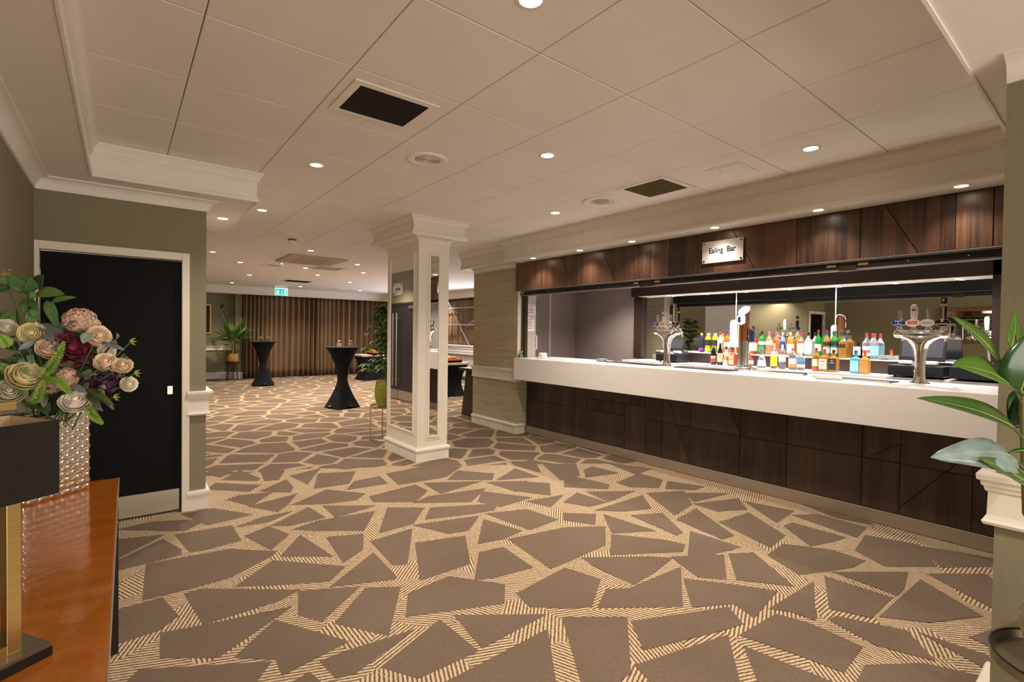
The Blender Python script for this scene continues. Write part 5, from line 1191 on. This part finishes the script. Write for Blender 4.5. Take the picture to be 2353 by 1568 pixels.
# ---- gilt mirror over the console and picture further along (seen in the back bar mirror)
gm = thing('wall_mirror', (-.48, 2.1, 1.42), 'wide mirror in a dark gilt frame on the left wall over the console', 'mirror')
GF = mat('aged_gilt', (.22, .14, .05), .4, .6, var=.3, scale=30)
MB().box(0, .012, -.46, .46, .06, .66).build('glass', MIRROR, gm)
for a, c, d_, e in ((-.53, .53, 0, .07), (-.53, .53, .65, .72), (-.53, -.46, .07, .65), (.46, .53, .07, .65)): MB().box(0, .035, a, c, d_, e).build('frame_side', GF, gm, bevel=.008)
pf = thing('framed_picture', (.56, 7.0, 1.25), 'beige abstract picture in a thin dark frame on the wall past the service door', 'picture')
MB().box(0, .012, -.36, .36, .02, .83).build('print', mat('beige_print', (.5, .42, .28), .7, var=.25, scale=4), pf)
for a, c, d_, e in ((-.38, .38, 0, .02), (-.38, .38, .83, .85), (-.38, -.36, .02, .83), (.36, .38, .02, .83)): MB().box(0, .025, a, c, d_, e).build('frame_side', BLACKM, pf)
# ================================================================== RUBBER PLANT
TC = Vector((2.40, .08)); TZ = .43
tt = thing('tray_table', (TC.x, TC.y, 0), 'round bronze tray side table with a raised rim against the olive wall', 'side table')
TRM = mat('bronze_tray', (.20, .165, .115), .28, .7)
MB().lathe([(0, TZ-.012), (.215, TZ-.012), (.222, TZ-.008), (.224, TZ+.028), (.220, TZ+.028), (.216, TZ-.004), (0, TZ-.004)], 48).build('tray', TRM, tt, smooth=True)
MB().lathe([(.2185, TZ-.002), (.2195, TZ+.029), (.2245, TZ+.029), (.2245, TZ+.024)], 48, cap=False).build('rim', BLACKM, tt, smooth=True)
for k in range(3):
    a = 2*PI*k/3+2.6; MB().tube([(.15*math.cos(a), .15*math.sin(a), TZ-.012), (.17*math.cos(a), .17*math.sin(a), 0)], .012, 12).build('leg', TRM, tt, smooth=True)
rp = thing('rubber_plant', (2.40, .095, TZ-.004), 'rubber plant with big glossy oval leaves in a ribbed olive pot at the bar end', 'plant')
off = Vector(rp.location)
prof = [(.06, 0), (.075, .004)]
for k in range(60):
    f = k/59; r = .075+.062*math.sin(PI*(.08+.80*f))+.0016*math.sin(k*PI*.9); prof.append((r, .006+.26*f))
prof += [(prof[-1][0]-.012, .266), (prof[-1][0]-.016, .23)]
MB().lathe(prof, 40, cap=True).build('pot', mat('olive_glazed_pot', (.20, .17, .08), .35, var=.15, scale=6, stretch=(1, 1, 20)), rp, smooth=True)
MB().lathe([(0, .24), (.085, .24)], 24, cap=False).build('soil', mat('soil', (.03, .02, .012), .9), rp)
def rubbermat():
    m, nt, b = base('rubber_leaf'); v = posvec(nt, (1, 1, 1), 'World'); oi = nd(nt, 'ShaderNodeObjectInfo')
    n = nd(nt, 'ShaderNodeTexNoise'); n.inputs['Scale'].default_value = 9; nt.links.new(v, n.inputs['Vector'])
    f = math_(nt, 'ADD', math_(nt, 'MULTIPLY', n.outputs['Fac'], .5), math_(nt, 'MULTIPLY', oi.outputs['Random'], .6), clamp=True)
    nt.links.new(mix(nt, f, (.010, .035, .010), (.055, .11, .02)), b.inputs['Base Color']); b.inputs['Roughness'].default_value = .22; b.inputs['Coat Weight'].default_value = .3
    return m
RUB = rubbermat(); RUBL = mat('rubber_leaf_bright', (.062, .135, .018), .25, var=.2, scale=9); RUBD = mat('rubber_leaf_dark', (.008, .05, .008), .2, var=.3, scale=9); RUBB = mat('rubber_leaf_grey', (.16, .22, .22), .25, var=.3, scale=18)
stem = [Vector((2.40, .095, TZ+.22)), depth(2356, 1180, 1.57), depth(2352, 1060, 1.57), depth(2349, 940, 1.56), depth(2343, 850, 1.55), depth(2335, 770, 1.55)]
MB().tube([p-off for p in stem], [.009, .008, .0075, .007, .006, .003], 10).build('stem', mat('rubber_stem', (.10, .10, .03), .5), rp, smooth=True)
def rleaf(b0, t0, w, m, zb, zt, nrm, bend=.06, fold=.25, pet=None):
    p0, p1 = depth(*b0, zb), depth(*t0, zt); b = MB(); leaf(b, p0-off, p1-off, w*1.35*(zb+zt)/2/FPX, nrm, bend, fold, 14, .95)
    lf = solid(b.build('leaf', m, rp, smooth=True, auto=180), .0015)
    d = p1-p0; n2 = Vector(nrm); n2 = (n2-d.normalized()*n2.dot(d.normalized())).normalized()
    MB().tube([p0-off+d*f+n2*(math.sin(PI*f)*bend*d.length+.0008) for f in [i/10 for i in range(10)]], [.0022*(1-i/11) for i in range(10)], 6).build('midrib', mat('leaf_midrib', (.30, .36, .10), .4), lf, smooth=True)
    if pet:
        q = depth(*pet, zb); MB().tube([q-off, (q+p0)/2-off, p0-off], .0035, 6).build('petiole', mat('rubber_stem', (.10, .10, .03), .5), lf, smooth=True)
V_ = -_f
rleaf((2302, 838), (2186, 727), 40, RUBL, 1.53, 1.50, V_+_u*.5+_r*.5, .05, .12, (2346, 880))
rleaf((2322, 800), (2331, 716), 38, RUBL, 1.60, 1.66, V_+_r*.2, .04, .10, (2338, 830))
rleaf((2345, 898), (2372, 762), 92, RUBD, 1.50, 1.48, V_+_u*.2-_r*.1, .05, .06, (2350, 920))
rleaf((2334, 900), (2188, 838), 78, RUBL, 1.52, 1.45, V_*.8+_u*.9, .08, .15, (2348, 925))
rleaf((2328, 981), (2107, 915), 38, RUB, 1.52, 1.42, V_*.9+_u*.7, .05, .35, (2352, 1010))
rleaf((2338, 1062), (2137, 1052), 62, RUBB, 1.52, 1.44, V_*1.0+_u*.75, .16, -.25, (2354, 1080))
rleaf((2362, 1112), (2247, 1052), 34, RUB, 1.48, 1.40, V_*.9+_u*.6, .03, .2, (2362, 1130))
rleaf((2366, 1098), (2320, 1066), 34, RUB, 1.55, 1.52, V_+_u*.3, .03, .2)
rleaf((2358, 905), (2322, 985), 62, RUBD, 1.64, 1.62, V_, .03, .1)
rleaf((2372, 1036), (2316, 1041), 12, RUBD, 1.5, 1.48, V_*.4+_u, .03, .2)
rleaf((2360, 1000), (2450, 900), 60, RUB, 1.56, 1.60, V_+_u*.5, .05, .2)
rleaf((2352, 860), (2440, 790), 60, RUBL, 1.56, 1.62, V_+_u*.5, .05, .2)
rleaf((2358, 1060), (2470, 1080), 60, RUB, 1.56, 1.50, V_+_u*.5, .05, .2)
# ================================================================== THE CURTAINED ROOM
def curtain(name, x0, x1, y, z0, z1, label, m, axis='x', waves=None, seed=1, amp=.11):
    rnd = random.Random(seed); n = int(abs(x1-x0)/.018); nz = 10; vs = []; ph = 0; phs = []
    for i in range(n+1):
        ph += (.018/.165)*2*PI*(1+.4*math.sin(i*.047+seed)+.3*math.sin(i*.021*seed)+rnd.uniform(-.15, .15)); phs.append(ph)
    am = [amp*(.85+.4*math.sin(i*.05+seed*2)) for i in range(n+1)]
    for j in range(nz+1):
        f = j/nz; z = z0+(z1-z0)*f
        for i in range(n+1):
            x = x0+(x1-x0)*i/n; o_ = am[i]*math.sin(phs[i]+.25*math.sin(3*f+i*.02))*(1-.25*f)+.012*math.sin(i*.9+f*2)*(1-f)
            vs.append((x, y+o_, z) if axis == 'x' else (y+o_, x, z))
    o = thing(name, ((x0+x1)/2, y, z0) if axis == 'x' else (y, (x0+x1)/2, z0), label, 'curtain')
    off = Vector(o.location); b = MB(); b.add([Vector(v)-off for v in vs], [(j*(n+1)+i, j*(n+1)+i+1, (j+1)*(n+1)+i+1, (j+1)*(n+1)+i) for j in range(nz) for i in range(n)])
    solid(b.build('drape', m, o, smooth=True, auto=180), .002)
    r = MB(); r.tube([Vector((x0, y+.0, z1-.0))-off, Vector((x1, y, z1))-off] if axis == 'x' else [Vector((y, x0, z1))-off, Vector((y, x1, z1))-off], .012, 8); r.build('curtain_rail', BRASS, o)
    return o
def curtmat():
    m, nt, b = base('brown_satin_curtain'); v = posvec(nt, (1, 1, .3), 'World')
    n = nd(nt, 'ShaderNodeTexNoise'); n.inputs['Scale'].default_value = 3; nt.links.new(v, n.inputs['Vector'])
    nt.links.new(mix(nt, n.outputs['Fac'], (.12, .068, .033), (.25, .155, .075)), b.inputs['Base Color']); b.inputs['Roughness'].default_value = .36; b.inputs['Sheen Weight'].default_value = .15
    return m
CURT = curtmat()
curtain('curtain', 2.93, 5.02, 16.88, .015, 2.70, 'brown satin curtain beside the potted palm', CURT, seed=1)
curtain('curtain', 5.06, 7.3, 16.88, .015, 2.70, 'brown satin curtain behind the nearer cocktail table', CURT, seed=2)
curtain('curtain', 7.34, 8.5, 16.88, .015, 2.70, 'brown satin curtain in the corner behind the buffet', CURT, seed=3)
curtain('curtain', 11.2, 15.8, 8.50, 1.12, 2.62, 'short brown curtain hung over the window ledge on the right wall', CURT, 'y', seed=5, amp=.05)
# ledge with panelled front below that curtain
lg = thing('window_ledge', (8.38, 13.5, 0), 'white panelled window ledge with radiator cover on the right wall', 'ledge')
WL = mat('white_gloss_paint', (.78, .76, .76), .4)
MB().box(-.05, .2, -3.2, 3.2, 1.05, 1.10).build('sill', WL, lg, bevel=.008)
MB().box(-.02, .2, -3.15, 3.15, .80, 1.05).build('apron_board', WL, lg, bevel=.004)
for z in (.99, .90, .83): MB().box(-.035, -.02, -3.15, 3.15, z-.012, z+.012).build('moulding', WL, lg, bevel=.004)
MB().box(.06, .2, -3.1, 3.1, .12, .80).build('cover_panel', mat('cover_grey_white', (.6, .58, .56), .5), lg)
for k in range(40): MB().box(.05, .06, -3.05+k*.155, -2.99+k*.155, .2, .74).build('rib', mat('cover_grey_white', (.6, .58, .56), .5), lg)
MB().box(.0, .2, -3.15, 3.15, 0, .12).build('plinth', mat('dark_plinth', (.06, .05, .04), .5), lg)
# metal poles in front of that curtain
sc = thing('pole_frame', (8.36, 13.3, 1.10), 'light metal frame of crossed poles in front of the curtained window', 'frame')
PM = mat('pale_blue_metal', (.45, .52, .62), .35, .5)
def pole(a, c, r=.016):
    p, q = at(*a, 0, 8.36), at(*c, 0, 8.36); off = Vector(sc.location); MB().tube([p-off, q-off], r, 8).build('pole', PM, sc, smooth=True)
pole((1020, 710), (1094, 706)); pole((1020, 746.5), (1094, 747)); pole((1030, 694), (1078, 794)); pole((1073, 748), (1094, 733), .012); pole((1044, 694), (1045, 704), .012)

# cocktail tables in stretch covers
def cocktail(x, y, label, rot):
    o = thing('cocktail_table', (x, y, 0), label, 'table', rotz=rot); b = MB(); seg = 48; H = 1.18; rows = 28; vs = []
    for j in range(rows+1):
        f = j/rows; z = f*H
        for k in range(seg):
            a = 2*PI*k/seg
            if f < .46:
                g = 1-f/.46; ca, sa = math.cos(a), math.sin(a); m4 = (abs(ca)**1.1+abs(sa)**1.1)**(-1/1.1)      # diamond: four feet
                r = .095+(.30*m4*1.0-.05)*g**1.25*1.0; r = max(r, .10*(1-g)+.06*g); zz = z+.07*g**6*(1-abs(math.cos(2*a)))
            else:
                g = (f-.46)/.54; r = .095+.215*g**1.9; zz = z
            tw = .5*(1-f); vs.append((r*math.cos(a+tw), r*math.sin(a+tw), zz))
    b.add(vs, [(j*seg+k, j*seg+(k+1) % seg, (j+1)*seg+(k+1) % seg, (j+1)*seg+k) for j in range(rows) for k in range(seg)]); b.build('stretch_cover', BLACKCLOTH, o, smooth=True, auto=180)
    MB().lathe([(0, H-.02), (.315, H-.02), (.318, H), (.305, H+.006), (0, H+.006)], 40).build('table_top', BLACKCLOTH, o, smooth=True)
    MB().tube([(0, 0, .02), (0, 0, H-.02)], .03, 10).build('pole', BLACKM, o)
    return Vector((x, y, H+.006))
p1 = cocktail(3.40, 9.62, 'black covered cocktail table nearer the mirrored pillar', .55); p2 = cocktail(3.0, 14.55, 'black covered cocktail table in front of the curtain by the palm', .2)
for p, u, lb, m in ((p1, -.07, 'potted succulent in a cream cube on the nearer cocktail table', mat('pot_cream', (.5, .4, .2), .5)), (p1, .15, 'potted succulent in a pink cube on the nearer cocktail table', mat('pot_pink', (.40, .18, .20), .5)),
                  (p2, -.06, 'potted succulent in a dark cube on the farther cocktail table', mat('pot_navy', (.03, .04, .10), .5)), (p2, .14, 'potted succulent in a green cube on the farther cocktail table', mat('pot_olive', (.06, .10, .04), .5))):
    succulent((p.x+u*.78, p.y-u*.62, p.z), lb, m, 'succulents on the cocktail tables', 1.25, mat('succulent_lime', (.28, .34, .12), .5))

# palm on a stool
PY = 16.38
st = thing('plant_stool', (2.56, PY, 0), 'black round stool with thin legs carrying the palm', 'stool')
MB().lathe([(0, .50), (.20, .50), (.205, .51), (.205, .53), (0, .53)], 28).build('seat', BLACKM, st, smooth=True)
for k in range(4):
    a = PI/4+k*PI/2; MB().tube([(.15*math.cos(a), .15*math.sin(a), .50), (.185*math.cos(a), .185*math.sin(a), 0)], .012, 8).build('leg', BLACKM, st)
pm = thing('potted_palm', (2.56, PY, .53), 'feathery palm in a round gold pot on a black stool', 'plant')
MB().lathe([(.10, 0), (.15, .03), (.165, .12), (.155, .22), (.14, .26), (.125, .26), (.13, .22)], 28).build('pot', mat('gold_brown_pot', (.33, .20, .05), .45, .2, var=.3, scale=12), pm, smooth=True)
MB().lathe([(0, .235), (.132, .235)], 20, cap=False).build('soil', mat('bark_chips', (.25, .14, .05), .9, var=.5, scale=60), pm)
PALM = leafmat('palm_green', (.02, .07, .015), (.16, .30, .06), .4)
MB().tube([(0, 0, .22), (.01, 0, .45), (.0, 0, .62)], [.035, .03, .02], 10).build('trunk', mat('palm_trunk', (.22, .24, .06), .6), pm, smooth=True)
rnd = random.Random(11)
for k in range(40):
    a = k*2.39996; el_ = rnd.uniform(.15, 1.25); L_ = rnd.uniform(.6, 1.02); d_ = Vector((math.cos(a)*math.cos(el_), math.sin(a)*math.cos(el_)*.33, math.sin(el_)))
    c0 = Vector((0, 0, .52+.12*rnd.random())); pts = [c0+d_*L_*t-Vector((0, 0, .28*L_*t*t*(1.2-math.sin(el_)))) for t in [i/8 for i in range(9)]]
    fr_ = MB(); fr_.tube(pts, [.006*(1-.8*i/8) for i in range(9)], 5); fo = fr_.build('frond_stalk', PALM, pm, smooth=True)
    b = MB()
    for i in range(24):
        t = .18+.82*i/24; q = t*8; i0 = min(7, int(q)); c = pts[i0].lerp(pts[i0+1], q-i0); tg = (pts[i0+1]-pts[i0]).normalized(); sd_ = tg.cross(Vector((0, 0, 1))).normalized(); ww = .22*math.sin(PI*min(1, t*.85+.12))
        for sg in (-1, 1): leaf(b, c, c+(sd_*sg*.7+tg*.8+Vector((0, 0, -.15))).normalized()*ww, .015, (0, 0, 1), -.05, .2, 3)
    b.build('leaflets', PALM, fo)['kind'] = 'stuff'
fp = thing('framed_picture', (1.82, 17.185, 1.36), 'picture with white mount in black and gold frame by the palm', 'picture')
for a, c, d_, e in ((-.3, .3, 0, .035), (-.3, .3, .84, .875), (-.3, -.265, .035, .84), (.265, .3, .035, .84)): MB().box(a, c, -.03, .0, d_, e).build('frame_side', mat('gold_frame', (.62, .44, .10), .4, .5), fp)
MB().box(-.265, .265, -.012, 0, .035, .84).build('black_mount', mat('black_mount', (.01, .01, .01), .5), fp)
MB().box(-.17, .17, -.016, -.012, .12, .75).build('print', mat('pale_print', (.62, .62, .60), .5, var=.2, scale=5), fp)
wl = thing('wall_spot', (2.40, 17.19, 2.18), 'small black wall spotlight above the palm', 'wall light')
MB().box(-.03, .03, -.02, 0, -.05, .05).build('back_plate', BLACKM, wl); MB().tube([(0, -.01, 0), (0, -.08, .02), (.02, -.12, .07)], .016, 8).build('arm', BLACKM, wl, smooth=True)

# schefflera on a brass stand by the pillar
sx, sy = 2.86, 6.42
bt = thing('plant_stand', (sx, sy, 0), 'thin brass framed plant stand tucked behind the pillar', 'plant stand')
HS = .47
MB().lathe([(0, HS-.012), (.20, HS-.012), (.205, HS+.012), (.198, HS+.012), (.195, HS-.004), (0, HS-.004)], 32).build('tray', BRASS, bt, smooth=True)
for k in range(4):
    a = PI/4+.55+k*PI/2; MB().tube([(.195*math.cos(a), .195*math.sin(a), HS), (.195*math.cos(a), .195*math.sin(a), 0)], .008, 8).build('leg', BRASS, bt)
MB().tube([(.195*math.cos(.3*k), .195*math.sin(.3*k), .03) for k in range(22)], .005, 6).build('foot_ring', BRASS, bt, smooth=True)
sp_ = thing('schefflera', (sx, sy, HS-.004), 'umbrella plant in a lime green glazed pot behind the pillar', 'plant')
prof = [(.07, 0)]
for k in range(20):
    f = k/19; prof.append((.085+.058*math.sin(PI*(.1+.78*f))+.002*math.sin(k*2.1), .01+.36*f))
prof += [(prof[-1][0]-.015, .37), (prof[-1][0]-.02, .33)]
MB().lathe(prof, 36).build('pot', mat('lime_glaze', (.22, .25, .035), .3, var=.2, scale=5, stretch=(1, 1, 25)), sp_, smooth=True)
MB().lathe([(0, .345), (.10, .345)], 20, cap=False).build('soil', mat('bark_chips', (.25, .14, .05), .9), sp_)
MB().tube([(0, 0, .28), (.01, .01, .7), (-.01, 0, 1.1), (0, .01, 1.38)], [.012, .01, .008, .004], 8).build('stem', mat('schefflera_stem', (.22, .14, .06), .6), sp_, smooth=True)
SCH = leafmat('schefflera_green', (.02, .08, .015), (.14, .28, .05), .35)
rnd = random.Random(4)
for k in range(64):
    z = .44+.95*(k/63)**.9; a = k*2.39996+.6; rr = (.26-.10*(k/63))*rnd.uniform(.35, 1.1); c = Vector((rr*math.cos(a), rr*math.sin(a), z+rnd.uniform(0, .08)))
    w2 = MB(); w2.tube([(0, 0, z-.06), c], .0035, 5); pt = w2.build('petiole', SCH, sp_)
    for j in range(7):
        aa = j*2*PI/7+rnd.random()*.4; d_ = Vector((math.cos(aa), math.sin(aa), -.45+rnd.uniform(-.2, .2))).normalized(); b = MB(); leaf(b, c, c+d_*rnd.uniform(.10, .15), .055, Vector((0, 0, 1))+d_*.3, .06, .15, 5); b.build('leaf', SCH, pt, smooth=True)

# buffet tables with snack trays
def buffet(x0, x1, y0, y1, z, label, cat='table'):
    cx, cy = (x0+x1)/2, (y0+y1)/2; o = thing('buffet_table', (cx, cy, 0), label, cat); w2, d2 = (x1-x0)/2, (y1-y0)/2
    MB().box(-w2, w2, -d2, d2, z-.05, z).build('table_top', mat('pale_wood_top', (.45, .38, .27), .4), o, bevel=.004)
    b = MB(); n = 6; vs = []
    for j in range(n+1):
        f = j/n; s = 1-.16*math.sin(PI*.5*f)*.8-.0; s = .97-.14*math.sin(PI*min(1, f*.9)); zz = (z-.05)*(1-f); c = [(-w2*s, -d2*s), (w2*s, -d2*s), (w2*s, d2*s), (-w2*s, d2*s)]; vs += [(x, y, zz) for x, y in c]
    b.add(vs, [(j*4+k, j*4+(k+1) % 4, (j+1)*4+(k+1) % 4, (j+1)*4+k) for j in range(n) for k in range(4)]); b.build('stretch_skirt', BLACKCLOTH, o, smooth=True, auto=60)
    for sx_ in (-1, 1):
        for sy_ in (-1, 1): MB().lathe([(.03, 0), (.03, .04)], 10, (sx_*w2*.92, sy_*d2*.92, 0)).build('foot', BLACKM, o)
    return o
buffet(5.65, 7.5, 14.35, 15.1, .78, 'black skirted buffet table before the curtain behind the umbrella plant')
buffet(5.45, 6.45, 9.75, 12.4, .79, 'black skirted buffet table on the right between pillar and pier')
TRAYW = mat('orange_wood', (.42, .13, .03), .45, var=.2, scale=20)
def snack_tray(x, y, z, w2, d2, label, n):
    o = thing('snack_tray', (x, y, z), label, 'tray')
    for a, c, d_, e, f, g in ((-w2, w2, -d2, -d2+.015, 0, .10), (-w2, w2, d2-.015, d2, 0, .10), (-w2, -w2+.015, -d2, d2, 0, .10), (w2-.015, w2, -d2, d2, 0, .10)): MB().box(a, c, d_, e, f, g).build('tray_side', TRAYW, o)
    MB().box(-w2, w2, -d2, d2, .0, .05).build('tray_floor', mat('red_lining', (.55, .06, .03), .5), o)
    rnd = random.Random(int(x*10)); b = MB()
    for k in range(n): b.lathe([(0, -.02), (.03, -.008), (.03, .008), (0, .02)], 8, (rnd.uniform(-w2*.85, w2*.85), rnd.uniform(-d2*.85, d2*.85), .10+rnd.uniform(0, .03)))
    b.build('snacks', mat('pastry', (.60, .26, .06), .6, var=.3, scale=30), o, smooth=True)['kind'] = 'stuff'
snack_tray(6.35, 14.7, .78, .32, .22, 'orange wooden snack tray on the buffet behind the umbrella plant', 40)
snack_tray(6.0, 10.15, .79, .30, .30, 'orange wooden tray of pastries on the buffet by the window', 60)
snack_tray(6.0, 11.0, .79, .30, .30, 'second orange wooden pastry tray further along the window buffet', 60)
pt = thing('poseur_table', (5.02, 7.42, 0), 'dark brown tapered pedestal table half hidden behind the papered pier', 'table')
DKW = mat('dark_brown_wood', (.03, .018, .012), .4)
MB().box(-.12, .5, -.25, .35, .80, .85).build('table_top', DKW, pt, bevel=.004)
MB().prism([(-.15, 0), (.45, 0), (.36, .80), (-.06, .80)], lambda q: (q[0], -.15, q[1]), lambda q: (q[0], .2, q[1])).build('pedestal', DKW, pt, bevel=.004)
# sign over the double doors
sg = thing('door_sign', (.563, 10.05, 2.42), 'clear acrylic sign with four fixings above the double doors', 'sign')
MB().box(0, .008, -.24, .24, -.13, .13).build('plate', mat('clear_sign', (.62, .55, .42), .2), sg)
for a in (-1, 1):
    for c in (-1, 1): MB().lathe([(.012, 0), (.012, .016), (0, .018)], 10, (.004, a*.2, c*.1), ax=Matrix.Rotation(PI/2, 3, 'Y')).build('screw', BLACKM, sg)
    MB().box(.008, .009, a*.065-.05, a*.065+.05, -.018, .02).build('print_block', INK, sg)
